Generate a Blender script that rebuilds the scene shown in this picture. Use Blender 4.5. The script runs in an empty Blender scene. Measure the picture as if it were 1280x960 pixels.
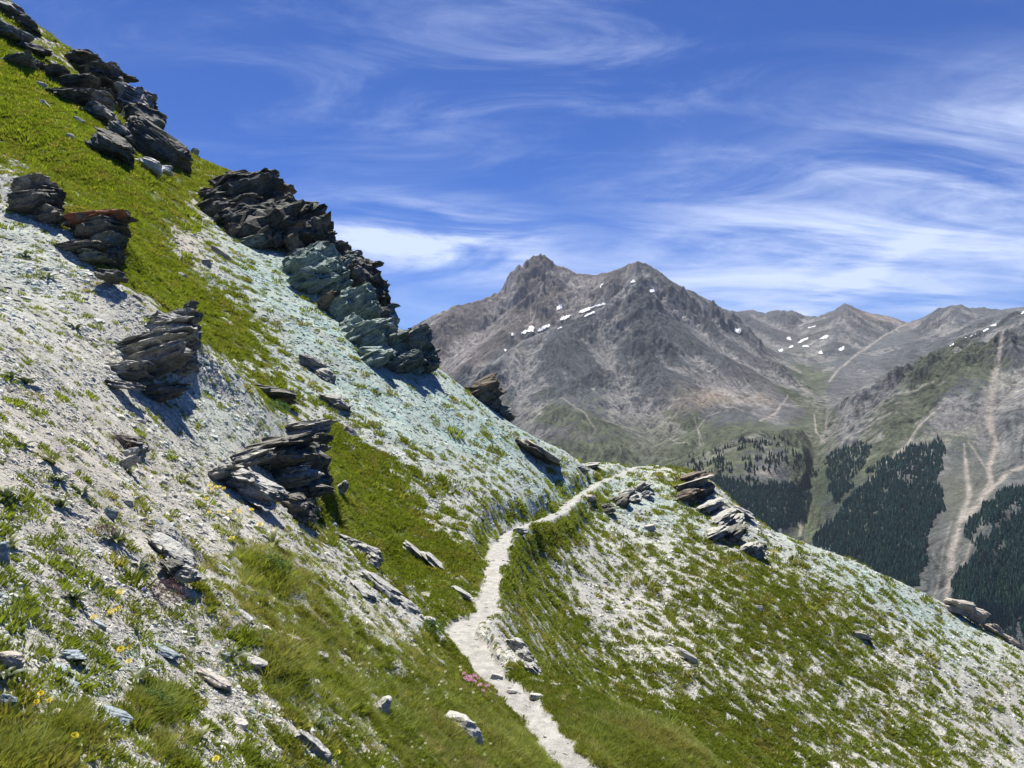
import bpy, math, random
import numpy as np
from mathutils import Vector, Matrix, geometry
R = math.radians
rng = np.random.default_rng(7)
random.seed(7)
sc = bpy.context.scene
COL = sc.collection

# ------------------------------------------------------------------ camera
F = 960.0                      # focal length in photo pixels (photo 1280 x 960), level camera
cd = bpy.data.cameras.new('camera'); cd.sensor_width = 36.0; cd.lens = 27.0
cd.clip_start = 0.05; cd.clip_end = 60000
cam = bpy.data.objects.new('camera', cd); COL.objects.link(cam)
cam.location = (0, 0, 0); cam.rotation_euler = (R(90), 0, 0)
sc.camera = cam

# ------------------------------------------------------------------ light
SUN = Vector((-0.12, 0.34, 0.92)).normalized()      # towards the sun: high, beyond the ridge
sun_el = math.asin(SUN.z); sun_az = math.atan2(SUN.x, SUN.y)
sd = bpy.data.lights.new('sun', 'SUN'); sd.energy = 4.6; sd.angle = R(0.53); sd.color = (1.0, 0.94, 0.84)
so = bpy.data.objects.new('sun', sd); COL.objects.link(so)
so.rotation_euler = (-SUN).to_track_quat('-Z', 'Y').to_euler()
sc.view_settings.view_transform = 'Standard'; sc.view_settings.look = 'None'
sc.view_settings.exposure = 0.85; sc.view_settings.gamma = 1.0
sc.render.engine = 'CYCLES'
sc.cycles.max_bounces = 4; sc.cycles.diffuse_bounces = 2; sc.cycles.glossy_bounces = 1
sc.cycles.transmission_bounces = 2; sc.cycles.volume_bounces = 0; sc.cycles.transparent_max_bounces = 4
sc.cycles.use_denoising = True

# ------------------------------------------------------------------ node helper
class NT:
    def __init__(s, tree): s.t = tree; s.l = tree.links
    def n(s, typ, ins=None, **kw):
        nd = s.t.nodes.new(typ)
        for k, v in kw.items(): setattr(nd, k, v)
        for k, v in (ins or {}).items(): s.put(nd.inputs[k], v)
        return nd
    def put(s, sock, v):
        if isinstance(v, bpy.types.NodeSocket): s.l.new(v, sock)
        else:
            if sock.type == 'RGBA' and len(v) == 3: v = (*v, 1)
            sock.default_value = v
    def math(s, op, a, b=0.0, c=0.0, clamp=False):
        nd = s.t.nodes.new('ShaderNodeMath'); nd.operation = op; nd.use_clamp = clamp
        for i, v in enumerate((a, b, c)): s.put(nd.inputs[i], v)
        return nd.outputs[0]
    def mix(s, f, a, b, mode='MIX'):
        nd = s.t.nodes.new('ShaderNodeMix'); nd.data_type = 'RGBA'; nd.blend_type = mode; nd.clamp_factor = True
        s.put(nd.inputs[0], f); s.put(nd.inputs[6], a); s.put(nd.inputs[7], b)
        return nd.outputs[2]
    def noise(s, vec, scale, detail=4, rough=0.55, dist=0.0):
        nd = s.n('ShaderNodeTexNoise', {'Scale': scale, 'Detail': detail, 'Roughness': rough, 'Distortion': dist})
        if vec is not None: s.l.new(vec, nd.inputs['Vector'])
        return nd.outputs[0]
    def ss(s, v, lo, hi, a=0.0, b=1.0):
        nd = s.t.nodes.new('ShaderNodeMapRange'); nd.interpolation_type = 'SMOOTHSTEP'
        s.put(nd.inputs[0], v); s.put(nd.inputs[1], lo); s.put(nd.inputs[2], hi); s.put(nd.inputs[3], a); s.put(nd.inputs[4], b)
        return nd.outputs[0]
    def vmap(s, vec, scale=(1, 1, 1), rot=(0, 0, 0), loc=(0, 0, 0)):
        return s.n('ShaderNodeMapping', {'Vector': vec, 'Scale': scale, 'Rotation': rot, 'Location': loc}).outputs[0]

# ------------------------------------------------------------------ sky
w = bpy.data.worlds.new('World'); sc.world = w; w.use_nodes = True
w.node_tree.nodes.clear(); N = NT(w.node_tree)
sky = N.n('ShaderNodeTexSky'); sky.sky_type = 'NISHITA'; sky.sun_disc = False
sky.sun_elevation = sun_el; sky.sun_rotation = sun_az; sky.altitude = 2600; sky.air_density = 1.0; sky.dust_density = 0.3; sky.ozone_density = 2.5
skyc = N.mix(1.0, sky.outputs[0], (0.165, 0.33, 0.66), 'MULTIPLY')
co = N.n('ShaderNodeTexCoord').outputs['Generated']
sep = N.n('ShaderNodeSeparateXYZ', {0: co})
dx, dy, dz = sep.outputs
dzc = N.math('MAXIMUM', dz, 0.0)
den = N.math('ADD', dzc, 0.22)
cx = N.math('DIVIDE', dx, den); cy = N.math('DIVIDE', dy, den)
flat = N.n('ShaderNodeCombineXYZ', {0: cx, 1: cy, 2: 0.0}).outputs[0]
az = N.math('ARCTAN2', dx, dy)
el = N.math('ARCSINE', dz)
sphv = N.n('ShaderNodeCombineXYZ', {0: az, 1: el, 2: 0.0}).outputs[0]
def blob(a0, e0, ra, re, tilt=0.0):        # soft elliptical sky region (azimuth, elevation in radians)
    m = N.n('ShaderNodeMapping', vector_type='TEXTURE', ins={'Vector': sphv, 'Location': (a0, e0, 0), 'Rotation': (0, 0, tilt), 'Scale': (ra, re, 1)}).outputs[0]
    l = N.n('ShaderNodeVectorMath', {0: m}, operation='LENGTH').outputs['Value']
    return N.ss(l, 0.0, 1.0, 1.0, 0.0)
n1 = N.noise(N.vmap(flat, (0.9, 2.3, 1), (0, 0, R(-26)), (1.3, .4, 0)), 1.2, 10, 0.64, 0.9)
n2 = N.noise(N.vmap(flat, (1.1, 2.6, 1), (0, 0, R(38)), (4.3, 2.4, 0)), 1.5, 10, 0.66, 0.9)
n3 = N.noise(N.vmap(sphv, (3.0, 14.0, 1), (0, 0, R(-4)), (2.0, 0, 0)), 1.2, 8, 0.6, 0.8)
big = blob(0.50, 0.20, 0.62, 0.21, R(9))
left = blob(-0.12, 0.19, 0.28, 0.075, R(-3))
top = blob(0.02, 0.40, 0.9, 0.26, R(5))
streak = blob(0.42, 0.125, 0.20, 0.022, R(30))
base = blob(0.25, 0.11, 0.8, 0.09, 0)
m = N.math('MULTIPLY', N.ss(n1, 0.32, 0.72), big)
m = N.math('ADD', m, N.math('MULTIPLY', N.math('MULTIPLY', N.ss(n2, 0.40, 0.75), big), 0.55))
m = N.math('ADD', m, N.math('MULTIPLY', N.math('MULTIPLY', N.ss(n3, 0.28, 0.66), N.ss(n2, .22, .6)), N.math('MULTIPLY', left, 1.7)))
m = N.math('ADD', m, N.math('MULTIPLY', N.ss(n2, 0.42, 0.85), N.math('MULTIPLY', top, 0.5)))
m = N.math('ADD', m, N.math('MULTIPLY', N.ss(n1, 0.35, 0.7), N.math('MULTIPLY', streak, 0.7)))
m = N.math('ADD', m, N.math('MULTIPLY', N.ss(n3, 0.30, 0.75), N.math('MULTIPLY', base, 0.6)))
m = N.math('MULTIPLY', N.math('MINIMUM', m, 1.0), 0.86)
cl = N.mix(m, skyc, (4.5, 5.15, 6.7))
bg = N.n('ShaderNodeBackground', {'Color': cl, 'Strength': 0.10})
out = N.n('ShaderNodeOutputWorld', {'Surface': bg.outputs[0]})

# ------------------------------------------------------------------ numpy noise
def _h(ix, iy, seed):
    h = (ix.astype(np.int64) * 374761393 + iy.astype(np.int64) * 668265263 + seed * 1442695041) & 0xffffffff
    h = ((h ^ (h >> 13)) * 1274126177) & 0xffffffff
    return ((h ^ (h >> 16)) & 0xffff) / 65535.0
def perlin(x, y, seed=0):
    ix = np.floor(x); iy = np.floor(y); fx = x - ix; fy = y - iy
    u = fx * fx * fx * (fx * (fx * 6 - 15) + 10); v = fy * fy * fy * (fy * (fy * 6 - 15) + 10)
    r = 0
    for a in (0, 1):
        for b in (0, 1):
            an = _h(ix + a, iy + b, seed) * 6.2831853
            g = np.cos(an) * (fx - a) + np.sin(an) * (fy - b)
            r = r + g * (u if a else 1 - u) * (v if b else 1 - v)
    return r * 1.5
def fbm(x, y, oct=5, gain=0.5, seed=0, ridge=False):
    s = 0; a = 1.0; t = 0
    for o in range(oct):
        n = perlin(x * 2 ** o + 13.1 * o, y * 2 ** o - 7.7 * o, seed + o)
        if ridge: n = 1 - 2 * np.abs(n)
        s = s + a * n; t += a; a *= gain
    return s / t
def hash3(ix, iy, iz, seed): return _h(ix + iz * 57, iy - iz * 131, seed)
def noise3(p, seed=0):        # value noise, p (n,3) -> -1..1
    i = np.floor(p); f = p - i; f = f * f * (3 - 2 * f); r = 0
    for a in (0, 1):
        for b in (0, 1):
            for c in (0, 1):
                h = hash3(i[:, 0] + a, i[:, 1] + b, i[:, 2] + c, seed)
                r = r + h * (f[:, 0] if a else 1 - f[:, 0]) * (f[:, 1] if b else 1 - f[:, 1]) * (f[:, 2] if c else 1 - f[:, 2])
    return r * 2 - 1
def sstep(x, a, b):
    t = np.clip((x - a) / (b - a), 0, 1); return t * t * (3 - 2 * t)
def box(a, k):                # separable box blur
    for ax in (0, 1):
        n = a.shape[ax]
        c = np.cumsum(np.concatenate([np.repeat(np.take(a, [0], ax), k + 1, ax), a, np.repeat(np.take(a, [n - 1], ax), k, ax)], ax), ax)
        a = (np.take(c, np.arange(2 * k + 1, 2 * k + 1 + n), ax) - np.take(c, np.arange(0, n), ax)) / (2 * k + 1)
    return a

# ------------------------------------------------------------------ object helpers
def tag(o, label=None, cat=None, group=None, kind=None):
    if label: o['label'] = label
    if cat: o['category'] = cat
    if group: o['group'] = group
    if kind: o['kind'] = kind
    return o
def mesh_np(name, co, faces, mat, smooth=True, parent=None, colors=None):
    """co (n,3), faces (m,3|4) arrays -> one mesh object"""
    me = bpy.data.meshes.new(name); k = faces.shape[1]
    me.vertices.add(len(co)); me.vertices.foreach_set('co', np.ascontiguousarray(co, np.float32).ravel())
    me.loops.add(faces.size); me.loops.foreach_set('vertex_index', np.ascontiguousarray(faces, np.int32).ravel())
    me.polygons.add(len(faces)); me.polygons.foreach_set('loop_start', np.arange(0, faces.size, k, dtype=np.int32))
    me.update(calc_edges=True)
    if smooth: me.polygons.foreach_set('use_smooth', np.ones(len(faces), bool))
    else: me.polygons.foreach_set('use_smooth', np.zeros(len(faces), bool))
    if colors is not None:
        a = me.color_attributes.new('col', 'FLOAT_COLOR', 'POINT')
        c = np.ones((len(co), 4), np.float32); c[:, :3] = colors; a.data.foreach_set('color', c.ravel())
    if mat: me.materials.append(mat)
    o = bpy.data.objects.new(name, me); COL.objects.link(o)
    if parent: o.parent = parent
    return o
def grid_faces(nr, nc, mask=None):
    i = np.arange(nr * nc).reshape(nr, nc)
    f = np.stack([i[:-1, :-1], i[:-1, 1:], i[1:, 1:], i[1:, :-1]], -1).reshape(-1, 4)
    return f if mask is None else f[mask.reshape(-1)]
def submesh(co, faces, cols=None):
    used, inv = np.unique(faces, return_inverse=True)
    return co[used], inv.reshape(faces.shape), (None if cols is None else cols[used])
def polyline_dist(px, py, pts, widths=None):
    """distance to a polyline (any units), and the interpolated extra columns at the nearest point"""
    best = np.full(px.shape, 1e9); ex = None
    pts = np.array(pts, float)
    for a, b in zip(pts[:-1], pts[1:]):
        d = b[:2] - a[:2]; L = (d ** 2).sum() + 1e-9
        t = np.clip(((px - a[0]) * d[0] + (py - a[1]) * d[1]) / L, 0, 1)
        dd = np.hypot(px - a[0] - t * d[0], py - a[1] - t * d[1])
        m = dd < best
        if pts.shape[1] > 2:
            e = a[2:] + t[..., None] * (b[2:] - a[2:])
            ex = np.where(m[..., None], e, 0 if ex is None else ex)
        best = np.where(m, dd, best)
    return best, ex
def inpoly(px, py, poly):
    r = np.zeros(px.shape, bool); n = len(poly)
    for i in range(n):
        x0, y0 = poly[i]; x1, y1 = poly[(i + 1) % n]
        if y0 == y1: continue
        c = ((y0 > py) != (y1 > py)) & (px < (x1 - x0) * (py - y0) / (y1 - y0) + x0)
        r ^= c
    return r

# ------------------------------------------------------------------ materials
def new_mat(name):
    m = bpy.data.materials.new(name); m.use_nodes = True; m.node_tree.nodes.clear()
    return m, NT(m.node_tree)
def finish(N, color, rough=0.9, bump=None, bump_strength=0.5, bump_dist=0.05, spec=0.3, extra=None):
    ins = {'Base Color': color, 'Roughness': rough, 'Specular IOR Level': spec}
    if bump is not None:
        ins['Normal'] = N.n('ShaderNodeBump', {'Height': bump, 'Strength': bump_strength, 'Distance': bump_dist}).outputs[0]
    ins.update(extra or {})
    b = N.n('ShaderNodeBsdfPrincipled', ins)
    N.n('ShaderNodeOutputMaterial', {'Surface': b.outputs[0]})
def terrain_mat(name, s1, s2, bdist, bstr, var=0.5):
    m, N = new_mat(name)
    col = N.n('ShaderNodeVertexColor', layer_name='col').outputs[0]
    pos = N.n('ShaderNodeNewGeometry').outputs['Position']
    a = N.noise(pos, s1, 6, 0.65); b = N.noise(pos, s2, 4, 0.7)
    v = N.math('MULTIPLY', N.math('ADD', a, N.math('MULTIPLY', b, 1.0)), 0.5)
    k = N.ss(v, 0.32, 0.68, 1 - var, 1 + var * 0.8)
    c = N.mix(1.0, col, N.n('ShaderNodeCombineXYZ', {0: k, 1: k, 2: k}).outputs[0], 'MULTIPLY')
    finish(N, c, 0.95, v, bstr, bdist, 0.15)
    return m
M_near = terrain_mat('hillside_ground', 6.0, 34.0, 0.05, 0.9, 0.4)
M_far = terrain_mat('mountain_rock', 0.02, 0.09, 16.0, 1.0, 0.35)

# ------------------------------------------------------------------ near hillside: height from surveyed points
def G(px, py): u = (px - 640) / F; t = (480 - py) / F; return 8.72 / (0.1885 - 0.622 * u - t)
def Q(px, py): u = (px - 640) / F; t = (480 - py) / F; return 11.5 / (0.26 - 0.5 * u - t)
near = [(0,960,2.1),(150,960,2.5),(300,960,3.2),(430,960,4.2),(560,960,5.6),(680,960,7.2),(740,960,8),(820,960,8.6),(900,965,9.3),
 (0,215,24),(0,300,13),(0,380,8.2),(0,450,6),(0,550,4.6),(0,700,3.3),(0,850,2.6),(100,300,15),(100,380,10.5),(100,450,8),(100,550,5.8),
 (100,650,4.4),(100,800,3.2),(200,400,12.5),(200,480,9.8),(200,580,7),(200,700,5),(200,850,3.5),(300,530,11),(300,620,8),(300,700,6.2),
 (300,820,4.4),(400,700,8.2),(400,800,5.9),(400,880,4.9),(500,800,8),(500,880,6.4),(600,880,8.2),(600,820,10.6),(640,890,9.2),
 (700,870,9.9),(760,900,9.6),(830,908,9.8),(830,965,12.8),(900,1010,12.5),(760,915,14),(700,845,15.5),(670,800,15.5),(760,870,19),
 (20,192,28),(75,240,24),(150,290,20),(245,400,16.5),(260,450,15.5),(330,500,14.5),(400,560,13.2),(385,640,11.8),(450,700,10.8),(520,750,11),(565,790,11.5),
 (30,225,34),(75,262,31),(150,318,26),(245,428,21),(400,590,16.8),(450,718,13.8),
 (590,800,12),(600,778,13.5),(610,735,16.5),(620,690,20),(650,655,25),(700,628,32),(740,608,36.5),(790,585,43),
 (560,740,14.5),(540,700,17.5)]
for p in [(80,225),(155,282),(260,395),(420,560),(470,650),(300,300),(400,450),(500,560),(560,620),(350,380),(450,500),(600,560),(230,200),(100,200),(0,90),(700,575),
          (200,300),(250,260),(300,450),(360,500),(590,650),(640,610),(680,602),(600,620),(720,592)]: near.append((*p, min(G(*p), 75)))
for p in [(680,700),(690,760),(900,700),(900,800),(1000,900),(1000,960),(1280,960),(1100,850),(1200,780),(830,870),(1150,960)]: near.append((*p, Q(*p)))
sky_n = [(-260,-190,88),(-100,-80,84),(0,4,78),(45,42,74),(90,75,70),(150,112,66),(210,170,62),(235,192,60),(300,222,57),(360,262,55),(400,292,53),(440,345,48),(480,400,43),(520,440,40),(545,458,38.5),
         (600,497,37),(640,532,36),(700,560,38),(760,578,42),(800,583,43.5),(850,587,43.6),(890,602,43),(930,640,42),(1000,675,41.7),(1060,700,42.5),(1120,725,43.4),(1200,768,43),(1280,815,42.6),(1400,890,43),(1560,1010,44)]
for (a, b, d) in sky_n:
    near += [(a, b, d), (a, b + 22, d * 1.10), (a, b + 120, d * 1.5), (a, max(b + 330, 700), d * 2.6)]
near += [(-260,900,1.9),(-260,500,3.8),(-260,250,10),(-260,60,30),(1500,1150,26),(1560,1100,34)]
near += [(0,1350,1.0),(640,2000,1.0),(1280,2500,1.0),(-260,1200,1.0),(1560,2700,1.0),(1280,1650,3),(1000,1500,3),(640,1320,3),(800,1130,6),(1000,1230,8),(1280,1420,8),(1280,1150,16),(1560,1350,12),(1000,1060,14.5)]
near = np.array(near, float)
X = np.stack([(near[:, 0] - 640) / F * 1.6, np.log(near[:, 2])], 1)
Tv = (480 - near[:, 1]) / F
def kern(d2): return 0.5 * d2 * np.log(d2 + 1e-9)
n = len(X); d2 = ((X[:, None] - X[None]) ** 2).sum(-1)
def poly(a, b): return np.stack([np.ones_like(a), a, b, np.exp(-b)], -1)
Pm = poly(X[:, 0], X[:, 1]); A = np.zeros((n + 4, n + 4)); A[:n, :n] = kern(d2) + 0.0006 * np.eye(n); A[:n, n:] = Pm; A[n:, :n] = Pm.T
W = np.linalg.solve(A, np.concatenate([Tv, np.zeros(4)]))
def tps(u, ly):
    r = poly(u * 1.6, ly) @ W[n:]
    for i in range(n): r = r + W[i] * kern((u * 1.6 - X[i, 0]) ** 2 + (ly - X[i, 1]) ** 2)
    return r
NC, NR = 860, 740
U = np.concatenate([np.linspace(-0.95, -0.70, 30)[:-1], np.linspace(-0.70, 0.70, NC - 58), np.linspace(0.70, 0.95, 30)[1:]])
LY = np.concatenate([np.linspace(math.log(0.7), math.log(1.9), 25)[:-1], np.linspace(math.log(1.9), math.log(62), NR - 64), np.linspace(math.log(62), math.log(230), 41)[1:]])
cu = np.linspace(-0.96, 0.96, 180); cl_ = np.linspace(LY[0] - .01, LY[-1] + .01, 180)
ct = tps(*np.meshgrid(cu, cl_))
def bil(grid, xs, ys, x, y):
    fx = np.clip((x - xs[0]) / (xs[1] - xs[0]), 0, len(xs) - 1.001); fy = np.clip((y - ys[0]) / (ys[1] - ys[0]), 0, len(ys) - 1.001)
    ix = fx.astype(int); iy = fy.astype(int); fx = fx - ix; fy = fy - iy
    return (grid[iy, ix] * (1 - fx) + grid[iy, ix + 1] * fx) * (1 - fy) + (grid[iy + 1, ix] * (1 - fx) + grid[iy + 1, ix + 1] * fx) * fy
UU, LL = np.meshgrid(U, LY); YY = np.exp(LL); XX = UU * YY
ZZ = bil(ct, cu, cl_, UU, LL) * YY
def first_hit(px, py, Z=None):
    """distance of the first ground point met along the sight line through a surveyed point"""
    Z = ZZ if Z is None else Z
    j = int(np.argmin(np.abs(U - (px - 640) / F))); pyc = 480 - F * Z[:, j] / YY[:, j]
    k = np.nonzero((pyc <= py) & (YY[:, j] > 1.5))[0]
    if len(k) == 0: k = [int(np.argmin(pyc))]
    return float(YY[k[0], j])
def P(px, py, D): return Vector(((px - 640) / F * D, D, (480 - py) / F * D))
# rock ledges hold the scree back: the ground runs level into each outcrop and drops at its face
for (bx_, by_, A_, L_, wc_, s0_) in [(205,455,.55,2.0,.95,.25),(350,590,.50,1.7,.9,.25),(48,262,.45,1.8,.8,.2),(128,310,.50,1.8,.8,.2),(220,705,.12,.5,.25,.05),(335,492,.18,.8,.4,.1)]:
    c0_ = P(bx_, by_, first_hit(bx_, by_)); ax = (XX - c0_.x) * .957 - (YY - c0_.y) * .29; cx0 = (XX - c0_.x) * .29 + (YY - c0_.y) * .957
    ZZ = ZZ + A_ * np.exp(-(cx0 / wc_) ** 2) * np.where(ax < s0_, np.exp(-((ax - s0_) / L_) ** 2), 1 - sstep(ax, s0_, s0_ + A_ * .9))
# footpath: bench cut into the slope
path_px = [(745,990,.20),(722,955,.20),(693,925,.20),(662,893,.20),(637,868,.20),(612,838,.22),(590,812,.26),(574,793,.28),(584,783,.26),(600,778,.23),(606,762,.22),(614,735,.24),(620,705,.27),(623,686,.30),(636,671,.29),(664,656,.27),(700,640,.22),(725,620,.21),(750,604,.20),(775,592,.20),(795,584,.20),(815,584,.18)]
PW = []
for (a, b, hw) in path_px:
    d = first_hit(a, b); v = P(a, b, d); PW.append((v.x, v.y, v.z, hw))
PWa = np.array(PW); print('path', PWa.round(2).tolist())
zs = PWa[:, 2].copy()
for _ in range(2): zs[1:-1] = (zs[:-2] + 2 * zs[1:-1] + zs[2:]) / 4
PWa[:, 2] = zs
pd, pe = polyline_dist(XX, YY, PWa)
pz, phw = pe[..., 0], pe[..., 1]
wob = 0.11 * fbm(XX * 1.3, YY * 1.3, 3, seed=5) + 0.05 * perlin(XX * 6, YY * 6, 8)
pmask = 1 - sstep(pd + wob, phw * 0.80, phw * 1.15)
bench = 1 - sstep(pd, phw * 0.9, phw * 2.2 + 0.15)
ZZ = ZZ * (1 - bench) + (pz - 0.02) * bench
# relief
cell = np.gradient(YY, axis=0)
def att(lam): return sstep(lam / np.maximum(cell, YY * 0.0017), 1.5, 4.0)
rel = np.zeros_like(ZZ)
fx_, fy_ = XX * 0.957 - YY * 0.29, XX * 0.29 + YY * 0.957      # along / across the fall line of the left slope
for k, (lam, amp) in enumerate([(5.0, .20), (2.3, .13), (1.1, .085), (.55, .05), (.27, .028), (.13, .016), (.06, .008)]):
    rel += amp * perlin(fx_ / (lam * 1.7), fy_ / lam, 40 + k) * att(lam)
rel += 0.05 * (fbm(fx_ / 3.2, fy_ / 0.7, 3, seed=71, ridge=True) - .3) * att(0.5)
rel *= sstep(YY, 1.0, 6.0) * 0.65 + 0.35
ZZ = ZZ + rel * (1 - 0.85 * pmask)
PX = 640 + F * UU; PY = 480 - F * ZZ / YY
# hidden cells know it: running minimum of the picture row
vis = PY <= np.minimum.accumulate(PY, axis=0) + 3

# grass cover 0..9, surveyed on a 40 px raster
GR = """
5555555555555555 5555555555555555
7566666666666666 6666666666666666
8655555555555555 5555555555555555
9975555555555555 5555555555555555
8998777777777777 5555555555555555
3899998666555555 5555555555555555
1489963221111111 1111111111111111
2116943210000000 0000000000000000
2215984310000000 0000000000000000
3211387421110000 0000000000000000
3221116731110000 0000000000000000
3332111342111000 0000000000000000
2333322264121110 1111111111111111
1123421112622211 1111111111111111
2123432112973222 1123453333333333
2211234334996322 2363353222222222
3332234446799543 6743343321111111
3122334656589886 8543444543211111
3344346566546656 9533345665421111
2233455567755641 5763345666543211
2223344578877874 5665455555433211
3233553576777987 8876444444443321
6434654566578898 8988665554444432
9844555678788999 6999998665545432
""".split()
GA = np.array([[int(c) for c in GR[2 * i] + GR[2 * i + 1]] for i in range(24)], float) / 9
def raster(A, px, py):
    fx = np.clip(px / 40 - .5, 0, A.shape[1] - 1.001); fy = np.clip(py / 40 - .5, 0, A.shape[0] - 1.001)
    ix = fx.astype(int); iy = fy.astype(int); fx = fx - ix; fy = fy - iy
    fx = sstep(fx, 0, 1); fy = sstep(fy, 0, 1)
    return (A[iy, ix] * (1 - fx) + A[iy, ix + 1] * fx) * (1 - fy) + (A[iy + 1, ix] * (1 - fx) + A[iy + 1, ix + 1] * fx) * fy
wx = 12 * perlin(fx_ / 1.2, fy_ / .5, 3)
grass = raster(GA, PX + wx, PY + wx * .6)
def blobs(L, px, py):
    s = np.zeros_like(px)
    for (x, y, rx, ry, rot, v) in L:
        c, s_ = math.cos(R(rot)), math.sin(R(rot)); a = (px - x) * c + (py - y) * s_; b = -(px - x) * s_ + (py - y) * c
        s = s + v * np.exp(-((a / rx) ** 2 + (b / ry) ** 2))
    return s
grass += blobs([(30,110,80,40,40,.5),(180,330,30,40,60,.4),(270,420,50,14,35,.5),(430,600,70,30,50,.3),(540,690,90,20,40,.25),(700,660,40,22,-35,.4),(120,215,50,20,30,.4),
   (560,800,60,40,0,.2),(1000,790,160,40,35,.12),(740,745,60,22,70,-.4),(800,640,50,30,30,-.25),(960,660,60,12,32,-.3),(420,440,100,20,40,-.3),(520,500,90,20,36,-.3),(235,315,50,18,45,-.35),
   (55,60,60,18,42,-.25),(480,745,60,9,38,-.45),(500,700,50,8,38,-.4),(640,815,22,12,30,-.4)], PX, PY)
grass = np.clip(grass - .31 * sstep(YY, 14, 7) * (PX < 560) - .12 * (YY > 15) * (PX > 640), 0, 1)
grass = np.clip(grass + blobs([(15,945,60,34,0,.7),(640,940,70,60,30,.35),(840,930,120,50,0,.6),(190,885,36,26,0,.4),(430,740,90,60,40,.15)], PX, PY), 0, 1)
np1 = (np.where((YY > 15) & (PX > 600), .26, .45) * fbm(fx_ / 2.0, fy_ / 1.0, 3, 0.7, seed=21) + .95 * fbm(fx_ / np.where(YY > 14, .50, .34), fy_ / np.where(YY > 14, .30, .20), 4, 0.75, seed=28)) * 1.25      # clumps elongated down the slope
gm = sstep(np1 * 0.9 + (grass - 0.5) * 1.05, -0.07, 0.07)       # sharp-edged patches of turf
fine_ = fbm(XX / .16, YY / .16, 3, .7, seed=29)
QM = sstep(YY, 13, 17) * (PX > 600)
q1 = fbm(fx_ / .55, fy_ / .24, 4, .85, seed=128) * 1.5 + .12 * fbm(fx_ / 2.5, fy_ / 1.2, 2, seed=129)
gm = gm * (1 - QM) + QM * sstep(q1 + (grass - .5) * .85, -.06, .06)
gm = np.clip(gm, sstep(fine_ + (grass - .5) * .9, .10, .22) * (YY < 13), 1 - sstep(fine_ * 1.1 - (grass - .5) * .75, -.05, .05) * (YY < 13)) * 1.0
gm *= (1 - pmask)
aqua = np.clip(blobs([(340,370,130,60,48,1.0),(470,420,120,70,40,.9),(560,480,110,40,35,.8),(640,560,150,50,25,.7),(500,520,150,60,40,.45),(40,300,80,90,30,.45),(270,520,90,60,10,.5),(830,630,70,40,20,.6),
   (1090,730,160,28,27,.8),(1240,830,120,60,35,.35),(120,840,110,24,-20,.35),(10,740,30,60,0,.3),(690,640,90,40,-20,.5)], PX, PY), 0, 1)
tan_ = np.clip(blobs([(230,300,60,26,60,.9),(320,400,60,22,48,.6),(110,570,150,70,0,.45),(420,900,150,60,0,.3),(200,760,200,120,0,.3),(240,250,30,20,0,.6),(150,60,150,60,40,.4),(820,600,40,15,0,.2),(1270,850,60,90,30,.5)], PX, PY), 0, 1)
v1 = fbm(XX / .9, YY / .9, 5, .6, seed=91)[..., None]
aqua = aqua * np.clip(.85 + .9 * fbm(fx_ / 2.2, fy_ / .8, 4, .65, seed=93), .15, 1.15)
scree = np.array([.430, .425, .375]) * (1 - aqua[..., None]) + np.array([.315, .400, .365]) * aqua[..., None]
scree = scree * (1 - tan_[..., None] * .6) + np.array([.43, .37, .29]) * tan_[..., None] * .6
scree = scree * (1 + .35 * v1)
soil = np.array([.115, .145, .035]) * (1 + .4 * v1)
colr = scree * (1 - gm[..., None]) + soil * gm[..., None]
pc = np.array([.37, .365, .34]) * (1 - .4 * aqua[..., None]) + np.array([.34, .37, .355]) * .4 * aqua[..., None]
colr = colr * (1 - pmask[..., None]) + pc * (1 + .15 * v1) * pmask[..., None]
colr = np.clip(colr, .01, .8)
co_n = np.stack([XX, YY, ZZ], -1).reshape(-1, 3)
pf = (pmask[:-1, :-1] > .5) & (YY[:-1, :-1] < 48)
hill = mesh_np('hillside', co_n, grid_faces(NR, NC), M_near, colors=colr.reshape(-1, 3))
tag(hill, 'steep stony mountainside with turf patches crossed by the footpath', None, None, 'structure')
c_, f_, k_ = submesh(co_n + np.array([0, 0, .006]), grid_faces(NR, NC, pf), colr.reshape(-1, 3))
M_path = terrain_mat('path_gravel', 7.0, 60.0, 0.03, 1.0, 0.42)
pth = mesh_np('path', c_, f_, M_path, colors=k_)
tag(pth, 'narrow pale gravel footpath winding across the slope to the ridge', None, None, 'structure')

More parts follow.
